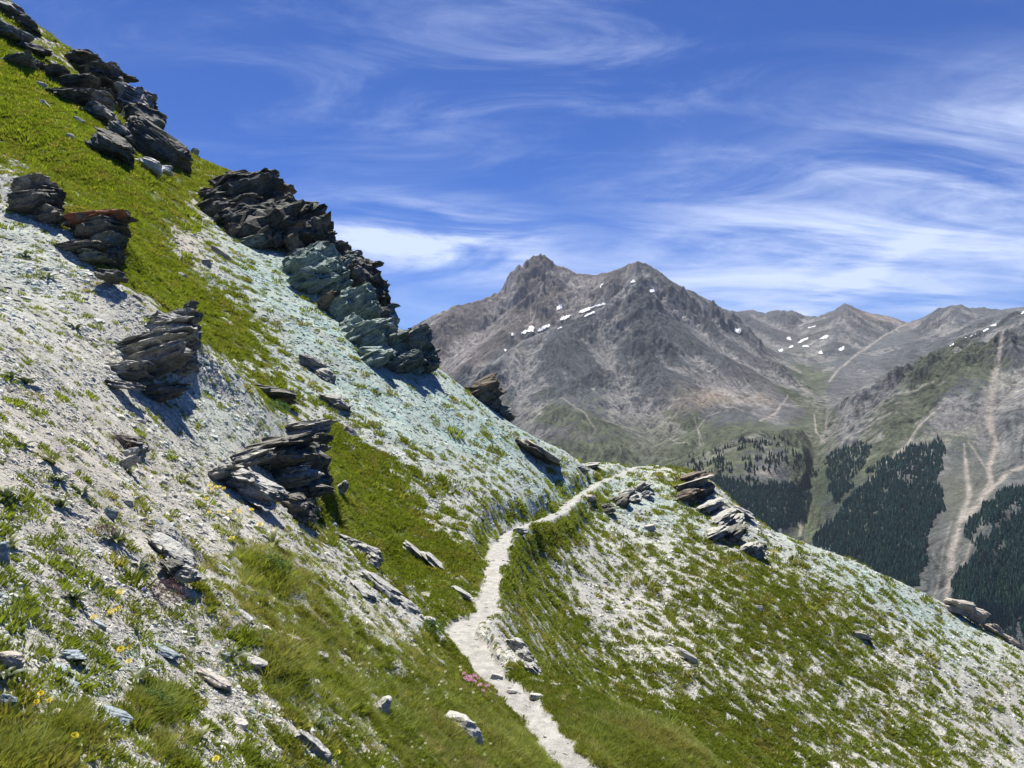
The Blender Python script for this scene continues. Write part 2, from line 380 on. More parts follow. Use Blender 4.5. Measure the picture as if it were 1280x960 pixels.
def zz(ox, oy, s, L): return [(ox + a / s, oy + b / s) for a, b in L]
snow = [('long upper snow patch under the dark ridge of the massif', zz(700,310,5.333,[(108,438),(150,410),(230,385),(290,362),(322,370),(290,392),(220,402),(165,438)])),
 ('narrow snow strip just below the long upper patch', zz(700,310,5.333,[(145,463),(180,440),(230,422),(240,435),(180,464)])),
 ('slanting snow patch left of the long upper one', zz(500,300,5.333,[(1055,540),(1085,510),(1150,500),(1130,520),(1080,548)])),
 ('broad snow patch at the foot of the summit gullies', zz(500,300,5.333,[(905,615),(925,590),(970,570),(1015,550),(1000,582),(950,614)])),
 ('ragged snow patch left of the broad one in the bowl', zz(500,300,5.333,[(800,642),(810,612),(840,600),(875,568),(903,590),(890,614),(850,620)])),
 ('small snow patch alone at the left of the bowl', zz(500,300,5.333,[(733,625),(752,618),(767,640),(745,655)])),
 ('lowest tiny snow patch in the scree bowl', zz(500,300,5.333,[(690,730),(718,734),(700,752)])),
 ('tiny snow fleck above the slanting patch', zz(500,300,5.333,[(1042,462),(1070,440),(1082,450),(1055,468)])),
 ('thin upright snow streak below the ridge between the summits', zz(700,310,5.333,[(250,280),(285,232),(294,240),(264,278)])),
 ('snow fleck just under the right-hand summit', zz(700,310,5.333,[(464,232),(485,206),(508,230),(480,240)])),
 ('thin snow line right of the fleck under the second summit', zz(700,310,5.333,[(586,294),(625,280),(632,290),(600,298)])),
 ('slim snow strip below the broad bowl patch', zz(500,300,5.333,[(1036,600),(1080,578),(1090,590),(1050,603)])),
 ('lone snow patch at the left edge of the cirque', zz(880,360,6.4,[(240,347),(285,333),(290,350),(260,357)])),
 ('highest snow strip beneath the saddle of the cirque', zz(880,360,6.4,[(822,320),(900,296),(893,312),(835,328)])),
 ('largest snow patch under the pointed summit', zz(880,360,6.4,[(917,412),(975,376),(1006,384),(985,408),(940,415)])),
 ('long thin snow band along the cirque floor', zz(880,360,6.4,[(735,450),(770,418),(830,396),(828,412),(780,442)])),
 ('snow patch at the lower left end of the thin band', zz(880,360,6.4,[(665,487),(690,463),(716,458),(710,480)])),
 ('lowest left snow patch of the cirque', zz(880,360,6.4,[(582,500),(632,488),(632,510),(600,516)])),
 ('flat snow patch below the thin band', zz(880,360,6.4,[(772,477),(800,460),(843,461),(832,478)])),
 ('small snow spot above the thin band', zz(880,360,6.4,[(662,410),(685,396),(692,422)])),
 ('slanting snow fleck low on the pointed summit', zz(880,360,6.4,[(1074,494),(1120,472),(1114,490),(1090,503)])),
 ('tiny upright snow spot below the largest cirque patch', zz(880,360,6.4,[(915,522),(942,502),(938,528)])),
 ('snow patch low in the bowl beside the right-hand slope', zz(1060,360,5.818,[(722,433),(760,402),(794,410),(760,434)])),
 ('long snow patch along the top edge of the right-hand slope', zz(1060,360,5.818,[(962,322),(1010,293),(1028,300),(985,328)])),
 ('topmost snow patch beside the right-hand slope', zz(1060,360,5.818,[(1028,277),(1080,260),(1074,279),(1040,286)])),
 ('broken snow strip between bowl and right-hand slope', zz(1060,360,5.818,[(788,392),(830,368),(930,335),(930,346),(850,376),(800,394)])),
 ('snow streak at the right end of the far crest', zz(1060,360,5.818,[(1246,192),(1284,160),(1284,182),(1258,198)]))]
SNOWPOLY = [p for _, p in snow]
# ------------------------------------------------------------------ far mountains: surveyed ridge and valley lines
lines = [
 # main massif skyline
 [(380,520,4600),(450,455,4900),(515,408,5000),(545,392,5050),(570,382,5100),(600,375,5150),(615,368,5170),(628,358,5200),(634,344,5210),(640,336,5220),(652,330,5230),(662,323,5240),(675,320.5,5250),(690,324,5250),(694,331,5250),(712,336,5250),(722,342,5230),(745,343,5150),(775,336,4950),(788,330,4900),(797,326.5,4880),(808,332,4900),(818,338,4950),(830,345,5000),(850,357,5100),(870,366,5200),(890,377,5400),(905,386,5600)],
 # dark buttress edge falling towards the viewer from the second summit
 [(797,326.5,4880),(793,345,4760),(778,362,4600),(752,384,4420),(725,399,4300),(700,409,4200),(672,417,4120),(648,428,4050),(625,446,3950),(600,462,3880),(570,480,3800)],
 # bowl behind it
 [(800,332,5000),(770,368,4800),(730,392,4700),(690,404,4600),(650,415,4500),(625,432,4420),(590,450,4350)],
 [(772,384,4700),(732,408,4570),(692,421,4480),(652,438,4340),(622,452,4200)],
 # spine of the massif down to the valley mouth
 [(905,386,5600),(925,420,5100),(950,447,4700),(985,478,4200),(1010,500,3800),(1030,512,3500)],
 # side valley floor
 [(915,402,6600),(940,425,6000),(965,446,5400),(1000,475,4700),(1035,506,3700),(1028,540,3050),(1018,575,2700),(1012,610,2400),(1010,650,2150),(1003,680,1950),(990,720,1800)],
 # far cirque skyline
 [(880,400,7000),(905,387,6900),(920,389,6900),(940,387,7000),(955,391,7000),(972,386.5,7000),(982,389,7000),(992,388,7000),(1008,395,7100),(1021,399,7200),(1030,396,7100),(1043,388,7000),(1056,379,6900),(1068,384,6900),(1085,391,6950),(1100,393,7000),(1115,396,7050),(1135,403,7100),(1148,399,7000),(1160,393,6800),(1172,386,6500),(1188,382,6350),(1201,380,6300),(1210,385,6300),(1230,384,6250),(1250,387,6200),(1275,384,6100),(1340,378,5900)],
 [(1056,379,6900),(1046,405,6200),(1030,430,5700),(1010,455,5200)],
 [(1135,403,7100),(1105,420,6200),(1075,440,5500),(1050,462,4900),(1034,484,4300)],
 [(1185,400,5900),(1160,425,5500),(1150,447,5100),(1120,462,4800),(1080,480,4400),(1050,500,3900)],
 # skyline of the right-hand mountain against the cirque
 [(1400,330,3900),(1340,355,3700),(1285,386,3500),(1260,400,3430),(1230,418,3350),(1200,438,3250),(1175,452,3180),(1140,465,3120),(1110,482,3050),(1085,497,3050)],
 [(1340,395,4600),(1285,404,4500),(1230,425,4300),(1190,446,4200),(1140,470,4000),(1100,490,3800)],
 # ribs and gullies of the right-hand mountain
 [(1260,440,2900),(1245,480,2650),(1238,520,2400),(1245,555,2220),(1233,595,2020),(1215,630,1840),(1192,665,1680),(1186,700,1580),(1180,745,1470),(1172,800,1350)],
 [(1220,450,2950),(1205,500,2550),(1190,540,2330),(1178,580,2120),(1160,640,1850),(1140,700,1640)],
 [(1300,440,2800),(1290,500,2420),(1275,550,2150),(1262,590,1980)],
 [(1330,560,2150),(1285,580,2000),(1240,608,1880),(1215,632,1810)],
 [(1360,600,1850),(1280,622,1740),(1240,650,1640),(1215,690,1530),(1200,740,1420)],
 [(1170,500,2600),(1142,545,2380),(1110,580,2200),(1075,625,2020),(1048,655,1930),(1022,680,1880)],
 [(1120,500,2750),(1095,550,2450),(1065,590,2270),(1040,625,2120),(1020,650,2050)],
 # forested hill below the massif
 [(800,600,2450),(835,588,2480),(870,571,2520),(905,552,2560),(945,537,2600),(985,540,2620),(1003,560,2520),(1010,590,2400)],
 [(800,590,2950),(835,578,2980),(870,564,3020),(905,549,3060),(945,534,3120),(985,533,3150),(1010,540,3050)],
]
pts3 = []; edges = []
for L in lines:
    s = len(pts3)
    for q in L: pts3.append(q)
    edges += [(s + i, s + i + 1) for i in range(len(L) - 1)]
for q in [(520,440,4700),(560,425,4750),(600,410,4850),(640,385,5000),(675,360,5100),(720,365,5000),(760,350,4950),(560,520,3900),(600,500,3750),(650,490,3700),(700,455,3900),(700,500,3600),(760,430,4150),(760,480,3750),(800,390,4400),
          (850,400,4500),(850,450,4000),(900,440,4300),(800,520,3400),(850,500,3550),(900,480,3750),(950,480,3950),(930,505,3500),(980,510,3450),(960,525,3250),(620,545,3300),(620,590,3050),(700,560,3150),(700,620,2900),(780,560,3100),(780,600,2850),(850,545,3200),
          (560,600,3300),(480,560,3900),(480,650,3000),(400,640,3000),(930,575,2360),(960,590,2270),(900,600,2230),(860,610,2200),(940,630,2070),(985,610,2230),(980,650,1990),(900,660,1950),(960,690,1840),(840,660,2000),
          (1000,430,6000),(990,410,6600),(1080,410,6300),(1150,415,6300),(1220,400,5900),(1180,470,2850),(1140,500,2750),(1060,540,2750),(1080,520,2900),(1100,650,1850),(1100,700,1680),(1060,700,1750),(1030,720,1720),(1250,720,1480),(1280,680,1570),(1280,760,1350),(1330,700,1500),
          (1400,480,2600),(1400,700,1500),(1250,800,1300),(700,680,2500),(600,680,2600)]: pts3.append(q)
W0 = []
for (a, b, d) in pts3: W0.append(((a - 640) / F, math.log(d), (480 - b) / F * d))
for u in np.linspace(-1.05, 1.1, 12):
    W0 += [(u, math.log(190), -130.0), (u, math.log(700), -470.0 if u > -.2 else -300.0), (u, math.log(1150), -560.0 if u > -.1 else -330.0), (u, math.log(12000), -300.0), (u, math.log(9000), 100.0)]
LCIR = lines[6]
for L in (0, 6):
    for (a, b, d) in lines[L][2:-1:2]:
        if L == 0: W0.append(((a - 640) / F, math.log(d * 1.06), (480 - b) / F * d - 190)); 
        else: W0.append(((a - 640) / F, math.log(d * 1.09), (480 - b) / F * d - 350))
for (u, d, z) in [(-1.05, 2500, 300), (-1.05, 5000, 500), (-.6, 3500, 100), (-.6, 5500, 500), (-.35, 4700, 60), (1.1, 2500, 500), (1.1, 5500, 900), (.9, 3400, 560), (.95, 1700, -150)]: W0.append((u, math.log(d), float(z)))
W0 = np.array(W0)
SX = 1.9
vv, ee, ff, ov, _, _ = geometry.delaunay_2d_cdt([Vector((a * SX, b)) for a, b, _ in W0], edges, [], 0, 1e-5)
vz = []
for i, v in enumerate(vv):
    o = ov[i]
    if o: vz.append(W0[o[0], 2])
    else:                                                     # crossing made by the triangulation
        d = ((W0[:, 0] * SX - v.x) ** 2 + (W0[:, 1] - v.y) ** 2) + 1e-9; k = np.argsort(d)[:3]; vz.append(float((W0[k, 2] / d[k]).sum() / (1 / d[k]).sum()))
FC = 790
FU = np.concatenate([np.linspace(-1.0, -0.17, 50)[:-1], np.linspace(-0.17, 0.70, FC - 68), np.linspace(0.70, 1.0, 20)[1:]])
FL = np.concatenate([np.linspace(math.log(195), math.log(1350), 30)[:-1], np.linspace(math.log(1350), math.log(2500), 150), np.linspace(math.log(2500), math.log(5500), 561)[1:], np.linspace(math.log(5500), math.log(7300), 101)[1:], np.linspace(math.log(7300), math.log(11000), 20)[1:]])
FR = len(FL)
fu, fl = np.meshgrid(FU, FL); FZ = np.full(fu.shape, -300.0)
for f in ff:
    a, b, c = [vv[i] for i in f]; za, zb, zc = [vz[i] for i in f]
    j0, j1 = np.searchsorted(FU, [min(a.x, b.x, c.x) / SX - 1e-6, max(a.x, b.x, c.x) / SX + 1e-6])
    i0, i1 = np.searchsorted(FL, [min(a.y, b.y, c.y) - 1e-6, max(a.y, b.y, c.y) + 1e-6])
    if j0 >= j1 or i0 >= i1: continue
    x = fu[i0:i1, j0:j1] * SX; y = fl[i0:i1, j0:j1]
    det = (b.y - c.y) * (a.x - c.x) + (c.x - b.x) * (a.y - c.y)
    if abs(det) < 1e-12: continue
    l1 = ((b.y - c.y) * (x - c.x) + (c.x - b.x) * (y - c.y)) / det; l2 = ((c.y - a.y) * (x - c.x) + (a.x - c.x) * (y - c.y)) / det; l3 = 1 - l1 - l2
    m = (l1 >= -1e-6) & (l2 >= -1e-6) & (l3 >= -1e-6)
    FZ[i0:i1, j0:j1][m] = (l1 * za + l2 * zb + l3 * zc)[m]
FY = np.exp(fl); FX = fu * FY
skd = np.full(FX.shape, 1e9)
for L_ in (lines[0], LCIR):
    a_ = np.array(L_, float); dpx, e_ = polyline_dist(640 + F * fu, 480 - F * FZ / FY, a_); skd = np.minimum(skd, dpx + 40 * (np.abs(FY / e_[..., 0] - 1) > .06))
eskd = np.full(FX.shape, 1e9)
a_ = np.array(lines[1], float); dpx, e_ = polyline_dist(640 + F * fu, 480 - F * FZ / FY, a_); eskd = dpx + 40 * (np.abs(FY / e_[..., 0] - 1) > .03)
RAW = FZ.copy()
FZ = 0.40 * box(FZ, 1) + 0.14 * box(FZ, 7) + 0.46 * FZ
wr_ = sstep(np.minimum(skd, eskd), 2, 14); FZ = RAW * (1 - wr_) + FZ * wr_
def gradw(Z):
    """world gradient of a field on the (u, ln y) grid"""
    zu = np.gradient(Z, axis=1) / np.gradient(fu, axis=1); zl = np.gradient(Z, axis=0) / np.gradient(fl, axis=0)
    zx = zu / FY; zy = zl / FY - fu * zu / FY
    return zx, zy
def gullies(x, y, gx, gy, seed):
    """branching run-off pattern: waves laid across the slope direction, blended between random cells"""
    L = np.hypot(gx, gy) + 1e-6; sx, sy = -gy / L, gx / L
    ix = np.floor(x); iy = np.floor(y); h = 0; dxx = 0; dyy = 0; ws = 0
    for a in (-1, 0, 1, 2):
        for b in (-1, 0, 1, 2):
            cx_ = ix + a; cy_ = iy + b
            vx = x - cx_ - _h(cx_, cy_, seed) * .8; vy = y - cy_ - _h(cx_, cy_, seed + 9) * .8
            wt = np.exp(-(vx * vx + vy * vy) * 2.0); ph = (vx * sx + vy * sy) * 6.2831853
            h = h + wt * np.cos(ph); s = -np.sin(ph) * wt; dxx = dxx + s * sx; dyy = dyy + s * sy; ws = ws + wt
    return h / ws, dxx / ws, dyy / ws
gx, gy = gradw(box(FZ, 10)); SL = np.hypot(gx, gy)
g0x, g0y = gx.copy(), gy.copy(); streak = 0
carve = np.zeros_like(FZ); st = sstep(SL, 0.08, 0.45)
for k, lam in enumerate([520, 250, 125, 62, 31]):
    h, ddx, ddy = gullies(FX / lam, FY / lam, gx, gy, 300 + k)
    amp = lam * [.12, .17, .18, .17, .15][k] * sstep(lam / (FY * .0011), 1.0, 2.4)
    carve += amp * h * st
    if k >= 3: streak = streak + h * (.6 if k == 3 else 1.0)
    gx = gx + ddx * 1.3 * SL; gy = gy + ddy * 1.3 * SL
for lam, wgt in ((20, 1.0), (11, .9)):
    h, ddx, ddy = gullies(FX / lam, FY / lam, gx, gy, 350 + lam); streak = streak + h * wgt; gx = gx + ddx * .9 * SL; gy = gy + ddy * .9 * SL
    carve += lam * .10 * h * st * sstep(lam / (FY * .0011), 1.0, 2.4)
crag = fbm(FX / 170, FY / 170, 6, .58, seed=400, ridge=True)
rocky = sstep(fbm(FX / 900, FY / 900, 3, seed=420) + 1.1 * (SL - .55), -0.15, 0.35)
hi = sstep(FZ, -250, 100)
strata = np.sin((FZ + .12 * FX + 60 * fbm(FX / 500, FY / 500, 3, seed=77)) / 17.0) * 5
FZ0 = FZ.copy()
damp = (.22 + .78 * sstep(skd, 2, 26)) * (.4 + .6 * sstep(eskd, 1, 9))
for p_ in SNOWPOLY:                                     # old snow lies in smooth hollows
    a_ = np.array(p_); c0_ = a_.mean(0); py0_ = 480 - F * FZ / FY; rr_ = np.abs(a_ - c0_).max(0) + 3
    damp = damp * (1 - .8 * np.exp(-(((640 + F * fu - c0_[0]) / rr_[0]) ** 2 + ((py0_ - c0_[1]) / rr_[1]) ** 2)))
jag = fbm(FX / 60, FY / 60, 3, .7, seed=440, ridge=True)
farf = sstep(FY, 1200, 3000)
FZ = FZ + damp * carve * (0.35 + .65 * rocky) * (.45 + .55 * hi) + damp * ((crag - .42) * 85 + strata * .8) * rocky * hi * (.4 + .6 * farf) + (jag - .4) * 18 * hi * rocky * np.sqrt(damp) + (fbm(FX / 32, FY / 32, 2, .8, seed=441) * 26 + np.abs(perlin(FX / 70, FY / 140, 442)) * 30 - 8) * (1 - sstep(skd, 2, 16)) * (.35 + .9 * np.exp(-((640 + F * fu - 668) / 38) ** 2) - .2 * np.exp(-((640 + F * fu - 790) / 40) ** 2))
FPX = 640 + F * fu; FPY = 480 - F * FZ / FY; FPY0 = 480 - F * FZ0 / FY
# colour of the rock, scree, alp and debris
def ln(pts, w): d, e = polyline_dist(FPX, FPY0, [(a, b, c) for a, b, c in pts]); return np.exp(-(d / np.maximum(e[..., 0] * w, .6)) ** 2)
def Bl(L): return np.clip(blobs(L, FPX, FPY0), 0, 1)[..., None]
def n3(lam, seed, oct=4, gain=.62):
    p = np.stack([FX, FY * .8, FZ * 1.2], -1).reshape(-1, 3) / lam; s = 0; t = 0
    for o in range(oct): s = s + gain ** o * noise3(p * 2 ** o + 17.3 * o, seed + o); t += gain ** o
    return (s / t).reshape(FX.shape)[..., None]
nz = n3(240, 500) * 1.3; nf = n3(22, 520, 3, .8) * 1.3; stk = (streak / 2.6)[..., None]
C = np.ones(FX.shape + (3,)) * np.array([.096, .104, .106])
def put(c, m, keep=0.0):
    global C
    m = np.clip(m, 0, 1); C = C * (1 - m) + np.array(c) * m
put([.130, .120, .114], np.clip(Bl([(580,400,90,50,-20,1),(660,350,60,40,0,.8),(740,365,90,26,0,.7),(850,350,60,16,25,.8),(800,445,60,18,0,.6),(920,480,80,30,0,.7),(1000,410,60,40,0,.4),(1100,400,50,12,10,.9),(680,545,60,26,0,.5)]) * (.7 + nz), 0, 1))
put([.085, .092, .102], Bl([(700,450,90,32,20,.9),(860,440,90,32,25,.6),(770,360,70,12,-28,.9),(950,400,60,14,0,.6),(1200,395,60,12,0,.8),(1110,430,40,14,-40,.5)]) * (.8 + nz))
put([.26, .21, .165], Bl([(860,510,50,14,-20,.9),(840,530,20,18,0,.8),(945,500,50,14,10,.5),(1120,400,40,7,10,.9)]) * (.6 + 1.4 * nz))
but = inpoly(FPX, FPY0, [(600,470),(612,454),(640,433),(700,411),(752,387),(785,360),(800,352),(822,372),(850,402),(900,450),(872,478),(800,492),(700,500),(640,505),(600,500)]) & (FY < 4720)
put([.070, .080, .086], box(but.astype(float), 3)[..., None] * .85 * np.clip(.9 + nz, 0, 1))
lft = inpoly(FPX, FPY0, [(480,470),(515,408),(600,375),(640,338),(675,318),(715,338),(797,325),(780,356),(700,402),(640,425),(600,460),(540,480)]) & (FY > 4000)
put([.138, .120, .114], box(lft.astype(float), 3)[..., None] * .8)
alp = np.clip(Bl([(840,545,80,40,10,1),(760,590,150,30,0,1),(690,520,110,16,10,.6),(1100,560,60,16,-40,.8),(1170,470,60,16,-30,.7),(1020,545,30,50,0,1),(1010,470,34,24,30,.9),(985,490,50,8,30,.8),(1110,530,60,30,-45,1),(1150,500,70,24,-40,.7),(1240,480,30,40,-60,.5),(620,560,60,30,0,.5),(700,570,60,22,0,.6),(940,545,70,22,0,.7),(1215,540,26,26,0,.5),(1010,620,20,60,0,.9),(900,550,60,10,-20,.4),(1150,555,60,14,-20,.8)]), 0, 1)
put([.072, .086, .046], sstep(alp + .5 * nz + .45 * nf + .35 * stk, .42, .62) * .9)
flow = fbm((FX * g0y - FY * g0x) / (np.hypot(g0x, g0y) + .01) / 400, (FX * g0x + FY * g0y) / (np.hypot(g0x, g0y) + .01) / 3000, 1, seed=1)
gul = -np.clip(carve / 22, -1, 1)[..., None]
put([.235, .225, .215], sstep(gul + .6 * nf, .35, .8) * .55 * sstep(FZ, -350, -100)[..., None])
C = C * np.clip(1 + .6 * nf + .95 * stk * st[..., None], .25, 2.6) * (1 + .30 * nz) * (1 - .28 * sstep(-gul, .1, .7) * hi[..., None])
grey = Bl([(1080,510,50,26,-20,1),(1060,555,34,24,-50,.7),(990,480,46,5,30,.8),(1020,500,18,8,0,.7)])
put([.23, .225, .215], grey * sstep(nf + .3 * nz, -.25, .2) * .8)
chute = [([(1260,420,2),(1242,470,6),(1236,520,9),(1245,555,8),(1236,585,6),(1240,610,5)], 1),([(1205,555,2),(1208,590,5),(1212,620,7),(1200,655,8),(1190,690,10),(1183,740,7)], 1),
  ([(1300,575,3),(1260,592,5),(1230,620,7),(1208,648,9)], 1),([(1240,600,5),(1225,625,6)], 1),([(1210,552,2),(1235,590,3)], .8),
  ([(1190,650,3),(1178,690,3),(1168,740,3)], .3),([(1230,655,3),(1212,680,3),(1198,710,4)], .4),([(1290,655,2),(1255,665,10),(1235,690,8),(1208,720,5)], .45),
  ([(1175,505,1.5),(1150,530,1.5),(1133,555,2),(1105,580,3),(1075,620,5),(1055,645,4)], .9),([(1160,520,1),(1130,560,1.5),(1112,580,2)], .5),([(985,495,1.5),(970,515,3.5),(950,526,2)], 1),([(1018,520,1),(1020,540,2.5),(1032,552,1.5)], 1),([(1034,522,1),(1032,535,2)], .7),
  ([(1135,403,1),(1105,420,2),(1075,440,2.5),(1048,462,2.5),(1036,478,2)], .9),([(780,485,.8),(795,515,1.2),(812,530,1)], .6),([(833,540,.8),(845,552,1),(862,558,1)], .8),([(700,500,1),(725,515,1.5),(745,538,1.5)], .7),([(868,525,1),(875,545,1),(880,555,1)], .6),
  ([(985,650,4),(1005,640,6),(1000,665,5)], .6),([(965,590,16),(935,592,6)], .55),([(1004,700,2),(1030,665,2)], .5),([(905,400,1),(940,430,2),(975,460,2.5),(1010,490,2)], .6),([(770,350,1),(800,345,2)], .3),
  ([(684,350,1),(680,365,1.5),(672,395,1.8),(655,412,1.2)], .7),([(650,345,.8),(662,375,1.2),(664,405,1)], .6),([(700,352,.8),(690,372,1),(678,396,1)], .5),([(632,362,.8),(645,388,1.2),(652,408,1)], .5),([(615,372,.8),(632,395,1),(645,412,1)], .4),([(720,355,.8),(700,380,1)], .3),([(905,470,.6),(925,490,.9),(950,505,.7)], .5),([(880,480,.6),(900,505,.9),(930,515,.6)], .5),([(840,502,.6),(870,492,.9),(900,485,.8),(925,492,.6)], .6),([(835,530,.8),(850,510,1),(865,495,.6)], .6),([(875,555,.6),(872,535,.8),(885,520,.8),(910,515,.6)], .7),([(930,475,.6),(955,500,.9),(985,505,.6)], .5),([(1090,470,.8),(1120,480,1.2),(1150,470,.8)], .35),([(1062,540,1),(1050,560,2),(1035,580,2)], .5),([(640,425,5),(655,432,6),(640,440,4)], .5),([(770,392,3),(785,412,4),(790,422,2)], .5)]
put([.105, .112, .085], Bl([(1190,650,34,70,0,.8),(1225,600,40,30,0,.6)]) * (.8 + nz))
for L, a in chute: put([.29, .268, .235], ln(L, .52)[..., None] * a * (1 + 1.2 * nf) * 1.15)
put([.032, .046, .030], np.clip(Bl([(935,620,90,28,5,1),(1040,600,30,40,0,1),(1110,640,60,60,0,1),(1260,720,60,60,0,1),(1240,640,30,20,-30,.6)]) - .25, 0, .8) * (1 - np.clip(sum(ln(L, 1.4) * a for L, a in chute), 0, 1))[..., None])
C = np.clip(C, .012, .6)
co_f = np.stack([FX, FY, FZ], -1).reshape(-1, 3)
# three mountains: massif, cirque behind, right-hand slope; borders run along valleys
cy_ = .5 * (FPX[:-1, :-1] + FPX[1:, 1:]); dd_ = FY[:-1, :-1]
cir = (dd_ > 5800) | ((cy_ > 912 + (5800 - dd_) * .055) & (dd_ > 3650))
right = ~cir & (cy_ > 1016) & (dd_ <= 3650)
mass = ~cir & ~right
for msk, lab in ((mass, 'rugged grey brown massif with twin summits across the valley'), (cir, 'distant ridge with a pointed summit closing the side valley'), (right, 'forested mountainside with pale debris chutes at the right')):
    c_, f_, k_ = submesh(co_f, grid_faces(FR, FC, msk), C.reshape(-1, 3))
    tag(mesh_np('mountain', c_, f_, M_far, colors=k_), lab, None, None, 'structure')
def far_hit(px, py):
    j = int(np.argmin(np.abs(FU - (px - 640) / F))); k = np.nonzero((FPY[:, j] <= py) & (FL > math.log(1200)))[0]
    return (k[0] if len(k) else None), j

# ------------------------------------------------------------------ haze over the valley
hm, N = new_mat('haze_air')
pv = N.n('ShaderNodeVolumePrincipled', {'Color': (0.74, 0.84, 1.0, 1), 'Density': 2.3e-5, 'Anisotropy': 0.2})
N.n('ShaderNodeOutputMaterial', {'Volume': pv.outputs[0]})
zmin, zmax = float(FZ.min()) - 3, float(FZ.max()) + 30
bx = np.array([(x, y, z) for x in (-11500, 11500) for y in (-60, 11400) for z in (zmin, zmax)])
fc = np.array([(0, 1, 3, 2), (4, 6, 7, 5), (0, 4, 5, 1), (2, 3, 7, 6), (0, 2, 6, 4), (1, 5, 7, 3)])
tag(mesh_np('haze', bx, fc, hm, smooth=False), 'thin blue air over the valley', None, None, 'stuff')

# ------------------------------------------------------------------ scattering of instanced small things (stuff)
def align_euler(nrm, spin, tilt=None):
    n_ = nrm / np.linalg.norm(nrm, axis=1, keepdims=True)
    a = np.stack([np.cos(spin), np.sin(spin), np.zeros_like(spin)], 1)
    x = a - (a * n_).sum(1, keepdims=True) * n_; x /= np.linalg.norm(x, axis=1, keepdims=True) + 1e-9
    y = np.cross(n_, x)
    sy_ = np.clip(-x[:, 2], -1, 1)
    return np.stack([np.arctan2(y[:, 2], n_[:, 2]), np.arcsin(sy_), np.arctan2(x[:, 1], x[:, 0])], 1)
def scatter(name, label, pts, scl, rot, idx, col, protos):
    me = bpy.data.meshes.new(name); me.vertices.add(len(pts)); me.vertices.foreach_set('co', np.ascontiguousarray(pts, np.float32).ravel())
    a = me.attributes.new('pscl', 'FLOAT_VECTOR', 'POINT'); a.data.foreach_set('vector', np.ascontiguousarray(scl, np.float32).ravel())
    a = me.attributes.new('prot', 'FLOAT_VECTOR', 'POINT'); a.data.foreach_set('vector', np.ascontiguousarray(rot, np.float32).ravel())
    a = me.attributes.new('pidx', 'INT', 'POINT'); a.data.foreach_set('value', np.ascontiguousarray(idx, np.int32))
    c4 = np.ones((len(pts), 4), np.float32); c4[:, :3] = col
    a = me.attributes.new('tint', 'FLOAT_COLOR', 'POINT'); a.data.foreach_set('color', c4.ravel())
    pc_ = bpy.data.collections.new(name + '_kinds')
    for p in protos: pc_.objects.link(p)
    g = bpy.data.node_groups.new(name + '_scatter', 'GeometryNodeTree')
    g.interface.new_socket('Geometry', in_out='INPUT', socket_type='NodeSocketGeometry'); g.interface.new_socket('Geometry', in_out='OUTPUT', socket_type='NodeSocketGeometry')
    gi = g.nodes.new('NodeGroupInput'); go = g.nodes.new('NodeGroupOutput')
    ci = g.nodes.new('GeometryNodeCollectionInfo'); ci.inputs[0].default_value = pc_; ci.inputs[1].default_value = True; ci.inputs[2].default_value = True
    ip = g.nodes.new('GeometryNodeInstanceOnPoints'); ip.inputs['Pick Instance'].default_value = True
    g.links.new(gi.outputs[0], ip.inputs['Points']); g.links.new(ci.outputs[0], ip.inputs['Instance'])
    for nm, typ, sock in (('pscl', 'FLOAT_VECTOR', 'Scale'), ('prot', 'FLOAT_VECTOR', 'Rotation'), ('pidx', 'INT', 'Instance Index')):
        na = g.nodes.new('GeometryNodeInputNamedAttribute'); na.data_type = typ; na.inputs[0].default_value = nm
        g.links.new(na.outputs[0], ip.inputs[sock])
    g.links.new(ip.outputs[0], go.inputs[0])
    o = bpy.data.objects.new(name, me); COL.objects.link(o)
    md = o.modifiers.new('scatter', 'NODES'); md.node_group = g
    return tag(o, label, None, None, 'stuff')
def loose(name, co, faces, mat, smooth=False):     # a prototype mesh object, not linked to the scene
    o = mesh_np(name, co, faces, mat, smooth); COL.objects.unlink(o); return o

def tint_mat(name, translucent=0.0, rough=0.9, var_scale=40.0, var=0.3, bump=0.0):
    m, N = new_mat(name)
    at = N.n('ShaderNodeAttribute', attribute_name='tint', attribute_type='INSTANCER').outputs['Color']
    oc = N.n('ShaderNodeTexCoord').outputs['Object']
    v = N.noise(oc, var_scale, 3, .6); k = N.ss(v, .3, .7, 1 - var, 1 + var)
    c = N.mix(1.0, at, N.n('ShaderNodeCombineXYZ', {0: k, 1: k, 2: k}).outputs[0], 'MULTIPLY')
    ins = {'Base Color': c, 'Roughness': rough, 'Specular IOR Level': .2}
    if bump: ins['Normal'] = N.n('ShaderNodeBump', {'Height': v, 'Strength': bump, 'Distance': .1}).outputs[0]
    b = N.n('ShaderNodeBsdfPrincipled', ins).outputs[0]
    if translucent:
        t = N.n('ShaderNodeBsdfTranslucent', {'Color': N.mix(1.0, c, (1.25, 1.2, .5), 'MULTIPLY')}).outputs[0]
        b = N.n('ShaderNodeMixShader', {0: translucent, 1: b, 2: t}).outputs[0]
    N.n('ShaderNodeOutputMaterial', {'Surface': b})
    return m
M_blade = tint_mat('grass_blade', .42, .6, 2.0, .25)
M_scree = tint_mat('scree_stone', 0, .85, 2.5, .25, .4)
M_tree = tint_mat('conifer_needles', .08, .9, 3.0, .35)

